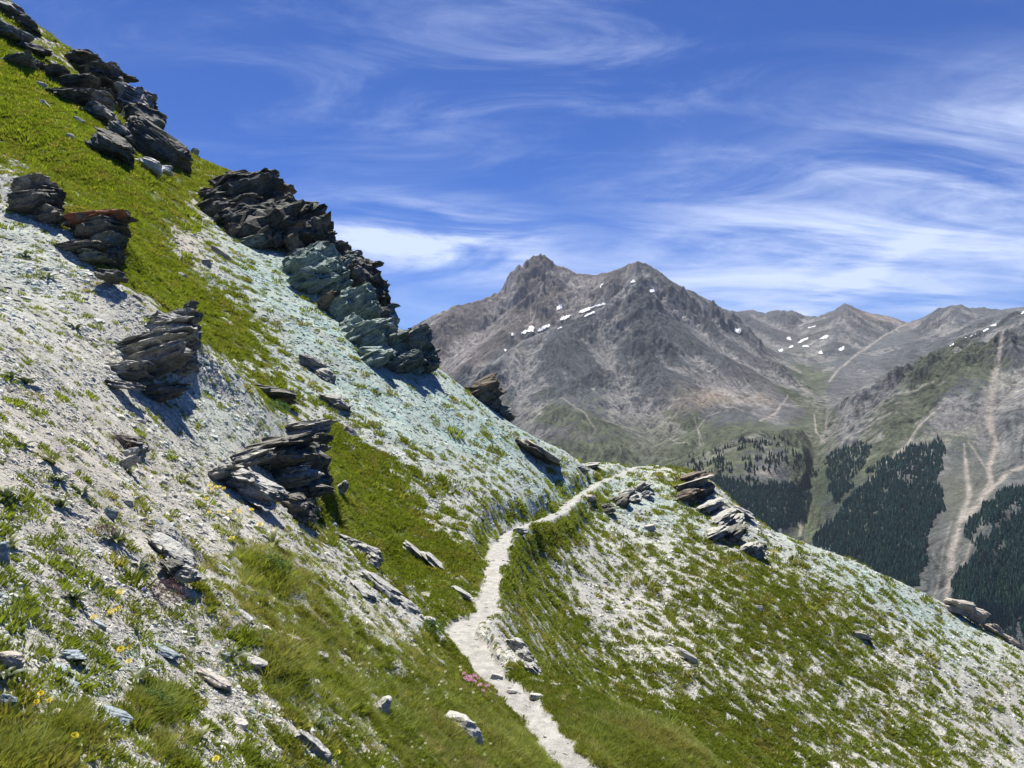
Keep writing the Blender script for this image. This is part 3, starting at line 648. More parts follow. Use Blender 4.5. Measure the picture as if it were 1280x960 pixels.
def blades(n, r, h, lean, wid, seed, droop=.25, seg=2):
    g = np.random.default_rng(seed); V = []; Fs = []
    for i in range(n):
        a = g.uniform(0, 6.283); q = r * math.sqrt(g.uniform(0, 1)); bx_, by_ = q * math.cos(a), q * math.sin(a)
        la = a + g.normal(0, .7); ln_ = lean * g.uniform(.2, 1.2); hh = h * g.uniform(.5, 1.1) * (1 - .35 * q / r); ww = wid * g.uniform(.7, 1.3)
        pa = g.uniform(0, 6.283); wx_, wy_ = math.cos(pa) * ww, math.sin(pa) * ww; s = len(V)
        for k in range(seg):
            t = k / seg; sh = ln_ * hh * t ** 1.5; z = hh * (t - droop * t * t) - .04; f = 1 - .45 * t
            V += [(bx_ + math.cos(la) * sh - wx_ * f, by_ + math.sin(la) * sh - wy_ * f, z), (bx_ + math.cos(la) * sh + wx_ * f, by_ + math.sin(la) * sh + wy_ * f, z)]
        V.append((bx_ + math.cos(la) * ln_ * hh, by_ + math.sin(la) * ln_ * hh, hh * (1 - droop)))
        for k in range(seg - 1): Fs += [(s + 2 * k, s + 2 * k + 1, s + 2 * k + 3), (s + 2 * k, s + 2 * k + 3, s + 2 * k + 2)]
        Fs.append((s + 2 * seg - 2, s + 2 * seg - 1, s + 2 * seg))
    return np.array(V), np.array(Fs)
turf_p = [loose('turf_clump', *blades(44, 1.0, .75, .55, .085, 10 + i), M_blade) for i in range(4)]
tuft_p = [loose('grass_tuft', *blades(46, .38, 1.0, .75, .013, 20 + i, .3, 3), M_blade) for i in range(4)]
CUBE = np.array([(x, y, z) for x in (-1, 1) for y in (-1, 1) for z in (-1, 1)], float)
CF = np.array([(0, 1, 3, 2), (4, 6, 7, 5), (0, 4, 5, 1), (2, 3, 7, 6), (0, 2, 6, 4), (1, 5, 7, 3)])
def pebble(seed, flat):
    g = np.random.default_rng(seed); c = CUBE * (1, .72, flat) * .6 + g.normal(0, .16, (8, 3)) * (1, .8, flat * .8)
    top = c[:, 2] > 0; c[top, :2] *= g.uniform(.5, .9)
    f = CF; return c, np.concatenate([f[:, [0, 1, 2]], f[:, [0, 2, 3]]])
peb_p = [loose('stone', *pebble(50 + i, [.3, .45, .7, .25, .55][i]), M_scree) for i in range(5)]

# terrain normals and picture area of each cell
zu = np.gradient(ZZ, axis=1) / np.gradient(UU, axis=1); zl = np.gradient(ZZ, axis=0) / np.gradient(LL, axis=0)
nzx, nzy = -zu / YY, -(zl / YY - UU * zu / YY)
NRM = np.stack([nzx, nzy, np.ones_like(nzx)], -1)
du = np.gradient(UU, axis=1) * F; dpy = np.abs(np.gradient(PY, axis=0))
inpic = (PX > -60) & (PX < 1340) & (PY > -60) & (PY < 1300) & (YY > 0.9) & (YY < 75)
facing = (np.gradient(PY, axis=0) < 0)
area = np.where(facing & vis, du * np.clip(dpy, 0, 6), .30 * du * F * np.gradient(LL, axis=0)) * inpic * np.where(PY > 980, .45, 1)
def sample(n, wt):
    p = (wt / wt.sum()).ravel().cumsum(); k = np.searchsorted(p, rng.random(n)); k = np.minimum(k, wt.size - 1)
    r, c = np.divmod(k, NC); r = np.clip(r + rng.uniform(-.5, .5, n), 0, NR - 1.001); c = np.clip(c + rng.uniform(-.5, .5, n), 0, NC - 1.001)
    r0 = r.astype(int); c0 = c.astype(int); fr = (r - r0)[:, None]; fc_ = (c - c0)[:, None]; G3 = co_n.reshape(NR, NC, 3)
    pt = (G3[r0, c0] * (1 - fc_) + G3[r0, c0 + 1] * fc_) * (1 - fr) + (G3[r0 + 1, c0] * (1 - fc_) + G3[r0 + 1, c0 + 1] * fc_) * fr
    return pt, r0, c0
# turf
pt, r, c = sample(72000, area * (gm * 1.0 + .035 * (1 - gm) * (1 - pmask)) * (pmask < .25))
D_ = YY[r, c]; n_ = len(pt); size = np.clip(D_ * 4.2 / F, .035, .22) * rng.lognormal(0, .35, n_)
hgt = size * rng.uniform(.8, 1.7, n_)
lush = fbm(pt[:, 0] / 2.5, pt[:, 1] / 2.5, 4, .6, seed=61); dry = fbm(pt[:, 0] / .9, pt[:, 1] / .9, 4, .6, seed=62) + rng.normal(0, .22, n_)
bright = blobs([(60,140,120,60,40,1.0),(200,330,40,90,-30,.5),(450,610,90,40,45,.4)], PX[r, c], PY[r, c])
olive = blobs([(900,780,300,150,0,.9),(480,520,140,80,30,.9),(300,850,260,120,0,.35)], PX[r, c], PY[r, c])
tc = np.array([.175, .225, .036]) * np.ones((n_, 1))
def blend(tc, col_, m): m = np.clip(m, 0, 1)[:, None]; return tc * (1 - m) + np.array(col_) * m
tc = blend(tc, (.145, .180, .036), olive * .6); tc = blend(tc, (.200, .280, .028), bright * .7 + .25 * lush)
tc = blend(tc, (.27, .25, .09), sstep(dry, .0, .55) * .75); tc *= rng.uniform(.75, 1.25, (n_, 1))
nrm = NRM[r, c] * (.8, .8, 1)
scatter('turf', 'low alpine turf growing in patches over the scree', pt, np.stack([size, size, hgt], 1), align_euler(nrm, rng.uniform(0, 6.28, n_)), rng.integers(0, 4, n_), tc, turf_p)
# longer grass close to the viewer
nearw = np.clip(1.2 - YY / 13, 0, 1) * (.25 + .75 * gm)
hot = blobs([(10,945,50,26,0,1.0),(840,910,110,50,20,1.1),(700,930,90,40,0,.6),(335,715,40,26,20,1.4),(360,850,30,40,0,.8),(190,885,34,24,0,1.4),(205,935,24,18,0,1.2),(400,780,160,90,30,.4),(500,900,150,60,20,.5),(80,905,30,30,0,1.0)], PX, PY)
pt, r, c = sample(17000, area * (nearw * (.12 + hot) * gm + .012 * nearw * (1 - pmask) + hot * .12 * (YY < 12)) * (pmask < .3))
D_ = YY[r, c]; n_ = len(pt); hh = np.clip(.040 + .05 * hot[r, c], 0, .17) * rng.lognormal(0, .3, n_) * np.clip(D_ / 5, .62, 1.2)
dry = fbm(pt[:, 0] / .7, pt[:, 1] / .7, 4, .6, seed=65) + rng.normal(0, .2, n_)
tc = np.array([.230, .275, .055]) * np.ones((n_, 1)); tc = blend(tc, (.14, .20, .04), fbm(pt[:, 0] / 1.5, pt[:, 1] / 1.5, 3, seed=3) + .2)
tc = blend(tc, (.34, .29, .13), sstep(dry, -.1, .45) * .7) * rng.uniform(.75, 1.25, (n_, 1))
scatter('long_grass', 'longer grass blades beside the path and in the foreground', pt, np.stack([hh, hh, hh], 1), align_euler(NRM[r, c] * (.35, .35, 1), rng.uniform(0, 6.28, n_)), rng.integers(0, 4, n_), tc, tuft_p)
# scree stones
pt, r, c = sample(145000, area * ((1 - gm) * (.35 + 1.3 * sstep(fbm(fx_ / 1.8, fy_ / .5, 4, .65, seed=95), -.25, .3)) + gm * .075) * (1 - .80 * pmask))
D_ = YY[r, c]; n_ = len(pt)
px_s = 1.2 * (1 - rng.random(n_)) ** (-1 / 2.3); px_s = np.minimum(px_s, np.where(D_ < 12, 6.5, 4.0)); px_s = px_s * np.where(D_ < 12, .95, .85)
size = np.clip(px_s * D_ / F, .004, .22)
sc_ = colr[r, c] * np.exp(rng.normal(0.16, .22, (n_, 1))); 
blue = (rng.random(n_) < .10 + .35 * aqua[r, c])[:, None]; sc_ = np.where(blue, sc_ * (.80, .93, .93), sc_)
dark = (rng.random(n_) < .09)[:, None]; sc_ = np.where(dark, sc_ * .5, sc_); sc_ = np.where((gm[r, c] > .5)[:, None], np.array([.40, .39, .35]) * rng.uniform(.6, 1.2, (n_, 1)), sc_)
sc_ = np.clip(sc_, .03, .72)
scl = size[:, None] * rng.uniform(.7, 1.4, (n_, 3)) * (1.25, 1, .62)
scatter('scree', 'loose pale schist stones strewn over the slope', pt + NRM[r, c] * (size * .10)[:, None], scl, align_euler(NRM[r, c] + rng.normal(0, .22, (n_, 3)), rng.normal(.3, 1.0, n_)), rng.integers(0, 5, n_), sc_, peb_p)

# ------------------------------------------------------------------ conifer forest across the valley
def conifer(seed, tiers=5, sides=7):
    g = np.random.default_rng(seed); V = []; Fs = []
    for k in range(tiers):
        z0 = .08 + .80 * k / tiers; z1 = min(1.0, z0 + .42 - .03 * k); rr = .20 * (1 - k / tiers) ** .8 + .025; s = len(V)
        for j in range(sides * 2):
            a = 6.283 * (j + g.uniform(-.3, .3)) / (sides * 2); q = rr * (1.0 if j % 2 == 0 else .58) * g.uniform(.75, 1.2)
            V.append((q * math.cos(a), q * math.sin(a), z0 + (.0 if j % 2 == 0 else .05) + g.uniform(-.02, .02)))
        V.append((g.normal(0, .006), g.normal(0, .006), z1))
        for j in range(sides * 2): Fs.append((s + j, s + (j + 1) % (sides * 2), s + sides * 2))
    return np.array(V), np.array(Fs)
def trunk_mesh():
    V = [(.02 * math.cos(a), .02 * math.sin(a), z) for z in (-.04, .3) for a in np.arange(6) * 1.047]; f = [(i, (i + 1) % 6, 6 + (i + 1) % 6, 6 + i) for i in range(6)]
    return np.array(V), np.array(f)
tree_p = [loose('conifer', *conifer(70 + i, 4, 5), M_tree) for i in range(4)]
dense = [[(850,610),(880,602),(905,598),(940,606),(965,606),(1000,612),(1014,622),(1012,645),(1000,652),(985,660),(975,668),(940,700),(840,700)],
 [(1033,577),(1048,563),(1075,554),(1088,560),(1084,580),(1070,598),(1050,618),(1041,632),(1033,612)],
 [(1005,700),(1018,676),(1045,642),(1075,612),(1098,584),(1125,566),(1150,556),(1176,552),(1183,562),(1176,588),(1172,606),(1182,636),(1168,650),(1160,690),(1148,735),(1000,740)],
 [(1300,592),(1255,618),(1215,646),(1203,668),(1222,690),(1212,712),(1190,742),(1186,780),(1300,880)]]
sparse = [[(852,588),(880,570),(915,556),(945,546),(985,550),(1000,565),(1014,572),(1021,590),(1019,604),(990,604),(975,580),(962,600),(930,604),(895,600),(860,606)]]
jx = 11 * fbm(FX / 90, FY / 90, 3, .6, seed=31); fvis = FPY <= np.minimum.accumulate(np.where(FL[:, None] > math.log(1250), FPY, 1e9), axis=0) + 2
fvis &= (FY < 3400) & (FY > 1250)
FA = np.gradient(fu, axis=1) * F * np.clip(-np.gradient(FPY, axis=0), 0, 8) * fvis
dm = np.zeros(FX.shape)
for p_ in dense: dm = np.maximum(dm, inpoly(FPX + jx, FPY + jx, p_))
sm_ = np.zeros(FX.shape)
for p_ in sparse: sm_ = np.maximum(sm_, inpoly(FPX + jx, FPY + jx, p_))
clr = blobs([(1228,668,16,12,-30,1),(1262,645,20,7,-40,1),(1130,600,14,10,0,.5),(1248,690,24,6,-50,.8),(1075,660,10,8,0,.4),(930,640,6,10,0,.3)], FPX, FPY)
dm = dm * (1 - np.clip(clr * 1.5, 0, .97)) * sstep(fbm(FX / 60, FY / 60, 3, .6, seed=33), -.55, -.2)
def fsample(n, wt):
    p = (wt / wt.sum()).ravel().cumsum(); k = np.minimum(np.searchsorted(p, rng.random(n)), wt.size - 1)
    r, c = np.divmod(k, FC); G3 = co_f.reshape(FR, FC, 3); r1 = np.minimum(r + 1, FR - 1); c1 = np.minimum(c + 1, FC - 1); a = rng.random((n, 1)); b = rng.random((n, 1))
    return (G3[r, c] * (1 - a) + G3[r1, c] * a) * (1 - b) + (G3[r, c1] * (1 - a) + G3[r1, c1] * a) * b
pt = fsample(17000, FA * dm)
n_ = len(pt); th = rng.uniform(8, 19, n_); wd = th * rng.uniform(.85, 1.3, n_)
tc = np.array([.055, .125, .090]) * rng.uniform(.7, 1.35, (n_, 1)); tc[:, 0] *= rng.uniform(.8, 1.4, n_)
scatter('forest', 'dense dark conifer forest on the valley sides', pt - np.array([0, 0, 1.0]), np.stack([wd, wd, th], 1), np.stack([0 * th, 0 * th, rng.uniform(0, 6.28, n_)], 1), rng.integers(0, 4, n_), tc, tree_p)
M_needle, N = new_mat('dark_needles')
rv = N.n('ShaderNodeObjectInfo').outputs['Random']
finish(N, N.mix(rv, (.030, .056, .038), (.060, .095, .055)), .9, spec=.1)
M_bark, N = new_mat('bark'); finish(N, (.07, .05, .04), .95)
pt = fsample(900, FA * sm_ * sstep(fbm(FX / 55, FY / 55, 3, .6, seed=35), .02, .25))
keep = []
for p_ in pt:
    if all(abs(p_[0] - q[0]) + abs(p_[1] - q[1]) > 7 for q in keep): keep.append(p_)
    if len(keep) >= 290: break
crowns = [mesh_np('crown', *conifer(80 + i, 5, 6), M_needle, False) for i in range(3)]
trunk0 = mesh_np('trunk', *trunk_mesh(), M_bark)
cms = [o.data for o in crowns]; tm = trunk0.data
for o in crowns + [trunk0]: bpy.data.objects.remove(o)
for i, p_ in enumerate(keep):
    e = bpy.data.objects.new('conifer_tree', None); COL.objects.link(e); h_ = random.uniform(11, 19)
    e.location = (p_[0], p_[1], p_[2] - .5); w_ = h_ * random.uniform(.9, 1.35); e.scale = (w_, w_, h_); e.rotation_euler.z = random.uniform(0, 6.28)
    tag(e, 'dark conifer standing in the open wood on the rocky hill above the dense forest', 'tree', 'scattered conifers above the dense forest')
    a = bpy.data.objects.new('crown', cms[i % 3]); COL.objects.link(a); a.parent = e
    a = bpy.data.objects.new('trunk', tm); COL.objects.link(a); a.parent = e

# ------------------------------------------------------------------ snow patches
M_snow, N = new_mat('old_snow')
nn = N.noise(N.n('ShaderNodeNewGeometry').outputs['Position'], .05, 4); finish(N, N.mix(nn, (.70, .72, .76), (.86, .87, .88)), .7, nn, .3, 2.0)
fvis2 = FPY <= np.minimum.accumulate(np.where(FL[:, None] > math.log(1250), FPY, 1e9), axis=0) + 1.5
nx2, ny2 = gradw(FZ)
for lab, poly_ in snow:
    xs = [a for a, b in poly_]; ys = [b for a, b in poly_]
    wob_ = .5 * perlin(FX / 35, FY / 35, 9)
    ins_ = inpoly(FPX + wob_, FPY + wob_, poly_) & fvis2 & (FPX > min(xs) - 3) & (FPX < max(xs) + 3)
    mm = ins_[:-1, :-1] | ins_[1:, :-1] | ins_[:-1, 1:] | ins_[1:, 1:]
    m4 = ins_[:-1, :-1] & ins_[1:, :-1] & ins_[:-1, 1:] & ins_[1:, 1:]
    if m4.sum() > 6: mm = m4
    if mm.sum() < 1: print('no snow cells', lab); continue
    c_, f_, _ = submesh(np.stack([FX, FY - 4, FZ + 4.0], -1).reshape(-1, 3), grid_faces(FR, FC, mm))
    tag(mesh_np('snow_patch', c_, f_, M_snow), lab, 'snow patch', 'old snow patches on the mountains')

# ------------------------------------------------------------------ bedrock outcrops and boulders
def cubesphere(n):
    V = []; Fs = []; idx = {}
    lin = np.tan(np.linspace(-math.pi / 4, math.pi / 4, n + 1))
    for ax in range(3):
        for s in (-1, 1):
            ids = np.zeros((n + 1, n + 1), int)
            for i in range(n + 1):
                for j in range(n + 1):
                    p = [0, 0, 0]; p[ax] = s; p[(ax + 1) % 3] = lin[i]; p[(ax + 2) % 3] = lin[j]
                    k = (round(p[0], 5), round(p[1], 5), round(p[2], 5))
                    if k not in idx: idx[k] = len(V); V.append(p)
                    ids[i, j] = idx[k]
            for i in range(n):
                for j in range(n):
                    q = (ids[i, j], ids[i + 1, j], ids[i + 1, j + 1], ids[i, j + 1]); Fs.append(q if s > 0 else q[::-1])
    V = np.array(V, float); return V / np.linalg.norm(V, axis=1, keepdims=True), np.array(Fs)
CS = {n: cubesphere(n) for n in (8, 14, 22, 32)}
def rock_mat(name, base, dark, pale, lichen=0.0, lcol=(.30, .10, .035), scale=1.0, dust=.75):
    m, N = new_mat(name)
    oc = N.n('ShaderNodeTexCoord').outputs['Object']
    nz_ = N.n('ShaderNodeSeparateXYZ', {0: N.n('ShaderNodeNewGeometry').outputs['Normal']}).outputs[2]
    lay = N.noise(N.vmap(oc, (1.2 * scale, 1.2 * scale, 14 * scale)), 1.0, 6, .65, .4)
    big = N.noise(oc, 1.3 * scale, 5, .6); fine = N.noise(oc, 16 * scale, 4, .65)
    c = N.mix(N.ss(lay, .38, .62), dark, base)
    c = N.mix(N.math('MULTIPLY', N.ss(big, .45, .7), .5), c, pale)
    c = N.mix(N.math('MULTIPLY', N.ss(N.math('ADD', nz_, N.math('MULTIPLY', N.math('SUBTRACT', fine, .5), 1.1)), .50, .80), dust), c, pale)  # up-facing tops paler: sunlight painted into the colour, along with scree dust
    if lichen: c = N.mix(N.ss(N.noise(oc, 2.6 * scale, 4, .6, .5), .60 - .14 * lichen, .68 - .14 * lichen, 0, .85), c, lcol)
    k = N.ss(fine, .3, .7, .72, 1.28)
    c = N.mix(1.0, c, N.n('ShaderNodeCombineXYZ', {0: k, 1: k, 2: k}).outputs[0], 'MULTIPLY')
    h = N.math('ADD', N.math('MULTIPLY', lay, 1.3), fine)
    finish(N, c, .88, h, .8, .05 / scale, .2); return m
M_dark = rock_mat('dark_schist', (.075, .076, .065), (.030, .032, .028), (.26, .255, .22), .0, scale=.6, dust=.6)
M_littop = rock_mat('lit_top_schist', (.12, .12, .11), (.055, .055, .05), (.60, .59, .55), 0, scale=.6, dust=1.0)  # dark rock whose white top is painted-in sunlight
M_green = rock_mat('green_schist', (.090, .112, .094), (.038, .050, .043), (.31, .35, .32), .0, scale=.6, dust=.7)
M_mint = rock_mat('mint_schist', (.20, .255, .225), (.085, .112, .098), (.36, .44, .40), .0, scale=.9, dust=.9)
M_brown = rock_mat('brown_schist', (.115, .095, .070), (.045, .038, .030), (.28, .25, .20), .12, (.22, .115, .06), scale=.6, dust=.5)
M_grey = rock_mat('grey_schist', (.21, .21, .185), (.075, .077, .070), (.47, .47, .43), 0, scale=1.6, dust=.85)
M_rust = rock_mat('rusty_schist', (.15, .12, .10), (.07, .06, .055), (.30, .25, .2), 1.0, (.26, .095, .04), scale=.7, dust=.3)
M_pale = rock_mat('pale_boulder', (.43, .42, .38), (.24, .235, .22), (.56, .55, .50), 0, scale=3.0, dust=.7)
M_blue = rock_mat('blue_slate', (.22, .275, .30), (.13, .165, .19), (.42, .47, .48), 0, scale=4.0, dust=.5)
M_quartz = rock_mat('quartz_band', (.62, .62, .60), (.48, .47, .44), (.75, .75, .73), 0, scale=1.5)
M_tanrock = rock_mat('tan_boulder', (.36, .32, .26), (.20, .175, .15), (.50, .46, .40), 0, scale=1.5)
RS = [0]
def rock(name, c, half, roll=0.0, pitch=0.0, yaw=0.0, n=22, mat=None, parent=None, layers=5, amp=.22, cuts=13, box_=.42, rough=.12):
    """angular bedded block; half extents in metres, bedding plane rolled in the picture plane, pitched and yawed"""
    RS[0] += 1; sd_ = RS[0] * 7; g = np.random.default_rng(sd_)
    d, f = CS[n]; p = np.sign(d) * np.abs(d) ** box_; p /= np.abs(p).max()
    r = np.ones(len(d))
    for _ in range(cuts):
        nn_ = g.normal(size=3) * (1, 1, .8); nn_ /= np.linalg.norm(nn_); h = g.uniform(.66, 1.10); q = p @ nn_
        r = np.minimum(r, np.where(q > 1e-3, h / np.maximum(q, 1e-3), 9))
    p = p * np.minimum(r, 1)[:, None]
    k = p[:, 2] * layers * .5 + .35 * noise3(p * 1.3, sd_); ki = np.floor(k); fr = k - ki
    off = (hash3(ki, ki * 0, ki * 0 + sd_, 3) - .5) * 2 * amp + .55 * amp * noise3(np.stack([p[:, 0] * 2.2 + ki * 5.3, p[:, 1] * 2.2, ki * 3.1], 1), sd_ + 1)
    off -= amp * .55 * np.abs(2 * fr - 1) ** 6
    side = 1 - np.clip(np.abs(p[:, 2]) - .8, 0, .2) * 3
    p[:, :2] *= (1 + off * side)[:, None]
    nn2 = np.stack([noise3(p * 3.3 + 9 * a, sd_ + 2 + a) for a in range(3)], 1); p = p + rough * nn2 * (1, 1, .8)
    nn3 = np.stack([noise3(p * (9, 9, 14) + 5 * a, sd_ + 6 + a) for a in range(3)], 1); p = p + rough * .38 * nn3
    p = p * np.array(half)
    Mx = Matrix.Rotation(R(yaw), 3, 'Z') @ Matrix.Rotation(R(-roll), 3, 'Y') @ Matrix.Rotation(R(pitch), 3, 'X')
    o = mesh_np(name, p, f, mat, smooth=False, parent=parent); o.location = c; o.rotation_euler = Mx.to_euler(); return o
FINAL_PY = 480 - F * ZZ / YY
def hit(px, py):
    j = int(np.argmin(np.abs(U - (px - 640) / F))); k = np.nonzero((FINAL_PY[:, j] <= py) & (YY[:, j] > 1.5))[0]
    return float(YY[k[0], j]) if len(k) else float(YY[int(np.argmin(np.where(YY[:, j] < 80, FINAL_PY[:, j], 9e9))), j])
def ground(px, py):
    D = hit(px, py); return P(px, py, D), D
def block(px, py, wpx, hpx, roll=0, mat=None, parent=None, name='slab', D=None, dD=0.0, depth=.8, **kw):
    D = (hit(px, py + hpx * .25) if D is None else D) + dD; s = D / F
    c = P(px, py, D); hx, hz = wpx * s * .54, hpx * s * .56
    return rock(name, c - (parent.location if parent else Vector()), (hx, max(hx * depth, hz * .8), hz), roll, kw.pop('pitch', -8), kw.pop('yaw', random.uniform(-18, 18)), mat=mat, parent=parent, **kw)
def outcrop(label, px, py, group=None, cat='rock outcrop', D=None):
    e = bpy.data.objects.new('rock_outcrop', None); COL.objects.link(e); e.location = P(px, py, D or hit(px, py)); tag(e, label, cat, group, 'thing'); return e

# big green-black cliff on the skyline: blocks with open joints, bedding rising to the right
t = outcrop('jagged dark green schist cliff along the skyline above the turquoise scree', 400, 400)
cliff_poly = [(252,245),(285,222),(325,226),(350,245),(398,280),(405,305),(440,325),(462,350),(478,390),(490,415),(520,437),(540,452),(536,464),(505,470),(480,458),(440,432),(410,395),(385,345),(345,318),(305,300),(268,278)]
for (x, y, w_, h_, r_, m_) in [(295,252,90,60,15,M_dark),(330,285,90,70,25,M_dark),(370,300,90,60,28,M_dark),(390,340,70,60,25,M_mint),(435,355,70,60,25,M_dark),(432,392,76,50,28,M_mint),(465,430,84,50,28,M_mint),(505,448,80,48,28,M_green),(455,365,50,70,40,M_dark)]:
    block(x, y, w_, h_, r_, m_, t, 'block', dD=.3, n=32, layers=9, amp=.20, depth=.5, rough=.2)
g = np.random.default_rng(5); cnt = 0
for yy in range(222, 475, 17):
    for xx in range(245, 545, 25):
        x = xx + g.uniform(-9, 9); y = yy + g.uniform(-6, 6)
        if not inpoly(np.array([x]), np.array([y]), cliff_poly)[0]: continue
        up = y < 300 and x < 350
        m_ = M_brown if (up and g.random() < .7) or g.random() < .12 else (M_mint if y > 300 + .38 * (x - 300) + 8 else (M_green if g.random() < .5 else M_dark))
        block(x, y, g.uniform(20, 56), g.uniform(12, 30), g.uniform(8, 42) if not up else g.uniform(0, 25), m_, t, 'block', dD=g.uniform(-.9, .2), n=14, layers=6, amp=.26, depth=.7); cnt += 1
for (x, y, w_, h_, r_, m_) in [(296,230,56,30,6,M_brown),(322,238,44,30,12,M_brown),(345,256,34,28,10,M_dark),(352,246,18,16,0,M_brown),(374,266,40,26,8,M_dark),(394,270,20,18,-20,M_dark),(398,284,26,24,25,M_brown),(405,296,22,12,30,M_dark),
     (408,318,44,44,20,M_dark),(428,322,36,34,5,M_dark),(434,342,34,40,10,M_green),(452,338,26,34,-60,M_dark),(458,362,34,44,20,M_dark),(468,382,30,34,15,M_green),(472,400,34,26,22,M_dark),(484,402,20,12,-8,M_dark),
     (448,404,44,20,24,M_mint),(436,378,44,22,20,M_mint),(478,432,66,34,24,M_green),(500,438,60,36,26,M_green),(512,432,40,24,-30,M_brown),(528,452,34,26,30,M_dark),(500,456,50,26,24,M_green),(470,450,46,20,26,M_mint),(538,452,18,18,20,M_dark),
     (405,358,46,24,20,M_mint),(375,326,46,22,22,M_mint),(360,300,50,26,25,M_brown),(330,300,44,24,22,M_dark),(300,268,60,30,15,M_dark),(270,262,40,24,15,M_dark),(330,268,60,34,22,M_brown)]:
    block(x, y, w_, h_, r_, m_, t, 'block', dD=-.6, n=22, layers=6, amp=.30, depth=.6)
# loose rocks in the turquoise chute below the cliff
# upper left crags
t = outcrop('blackish layered crag high on the left skyline above the grass', 118, 108)
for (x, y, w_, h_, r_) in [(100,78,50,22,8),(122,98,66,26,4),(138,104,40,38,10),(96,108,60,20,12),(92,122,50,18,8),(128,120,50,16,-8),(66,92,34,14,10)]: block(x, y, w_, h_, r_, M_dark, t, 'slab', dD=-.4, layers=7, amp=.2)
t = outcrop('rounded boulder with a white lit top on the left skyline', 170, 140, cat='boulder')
block(172, 136, 62, 40, -8, M_grey, t, 'block', dD=-.8, layers=3, amp=.12, dust_=0) if False else block(172, 138, 62, 40, -14, M_littop, t, 'block', dD=-.3, layers=4, amp=.16, n=32, rough=.16)
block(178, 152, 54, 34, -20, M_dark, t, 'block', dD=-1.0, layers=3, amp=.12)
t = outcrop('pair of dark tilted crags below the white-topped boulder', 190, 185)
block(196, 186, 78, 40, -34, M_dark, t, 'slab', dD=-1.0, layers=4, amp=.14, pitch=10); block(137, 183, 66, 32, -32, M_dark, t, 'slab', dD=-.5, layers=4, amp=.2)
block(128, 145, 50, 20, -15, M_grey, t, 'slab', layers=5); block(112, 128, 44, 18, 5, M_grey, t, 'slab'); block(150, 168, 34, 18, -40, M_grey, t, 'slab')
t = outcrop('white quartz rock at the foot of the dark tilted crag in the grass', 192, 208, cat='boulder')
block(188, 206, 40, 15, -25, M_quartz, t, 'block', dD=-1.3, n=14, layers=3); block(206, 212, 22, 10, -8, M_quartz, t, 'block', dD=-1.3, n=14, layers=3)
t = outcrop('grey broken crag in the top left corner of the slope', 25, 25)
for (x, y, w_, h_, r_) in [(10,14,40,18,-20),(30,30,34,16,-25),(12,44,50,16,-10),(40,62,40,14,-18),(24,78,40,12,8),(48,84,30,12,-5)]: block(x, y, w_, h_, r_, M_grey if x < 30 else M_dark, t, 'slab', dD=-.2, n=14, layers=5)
CORE = dict(name='block', n=32, layers=13, amp=.16, depth=.7, rough=.14)
# crags on the rib at the left
t = outcrop('weathered grey ledge topping the scree near the left edge', 45, 245)
block(50, 256, 46, 40, 14, M_dark, t, dD=.1, **CORE)
for (x, y, w_, h_, r_, m_) in [(42,236,60,20,8,M_grey),(50,254,56,22,14,M_dark),(60,268,34,26,10,M_dark),(66,236,16,14,0,M_rust)]: block(x, y, w_, h_, r_, m_, t, 'slab', dD=-.3, layers=7)
t = outcrop('dark ledge with an orange lichen stain beside the bright grass', 128, 300)
block(132, 306, 48, 66, 12, M_dark, t, dD=.15, **CORE)
for (x, y, w_, h_, r_, m_) in [(128,276,66,18,14,M_rust),(132,290,58,22,14,M_dark),(134,306,46,22,12,M_green),(140,324,34,22,10,M_dark),(108,312,50,12,8,M_dark),(116,322,44,14,6,M_green),(137,345,34,14,-5,M_dark)]: block(x, y, w_, h_, r_, m_, t, 'slab', dD=-.5, layers=7, amp=.2)
t = outcrop('large overhanging grey ledge with a black hollow beneath it', 200, 440)
block(216, 432, 70, 70, 16, M_grey, t, dD=.15, **CORE)
for (x, y, w_, h_, r_, m_, dz_) in [(226,402,52,20,16,M_grey,-.2),(230,418,46,22,12,M_dark,-.3),(205,412,70,22,14,M_grey,0),(190,432,96,24,14,M_grey,-.5),(212,440,66,20,22,M_grey,-.7),(190,458,112,30,22,M_grey,-1.0),(164,466,60,22,8,M_grey,-.7),(232,445,34,44,20,M_grey,-.3),(160,482,40,10,-8,M_grey,-.4),(192,494,80,22,10,M_dark,.35),(236,386,26,8,24,M_grey,-.3)]:
    block(x - 2, y, w_ * .98, h_ * .95, r_, m_, t, 'slab', dD=dz_ * .6, n=32 if w_ > 90 else 22, layers=7, amp=.2, depth=.7, rough=.16)
t = outcrop('thin flat dark slab jutting out over a green cushion', 335, 490)
block(334, 490, 70, 13, -4, M_dark, t, 'slab', dD=-.4, layers=4, amp=.16); block(346, 500, 44, 10, -8, M_brown, t, 'slab', dD=0, layers=4)
t = outcrop('biggest dark layered outcrop at the right end of the near scree', 350, 580)
block(360, 585, 90, 80, 12, M_dark, t, dD=.15, **CORE)
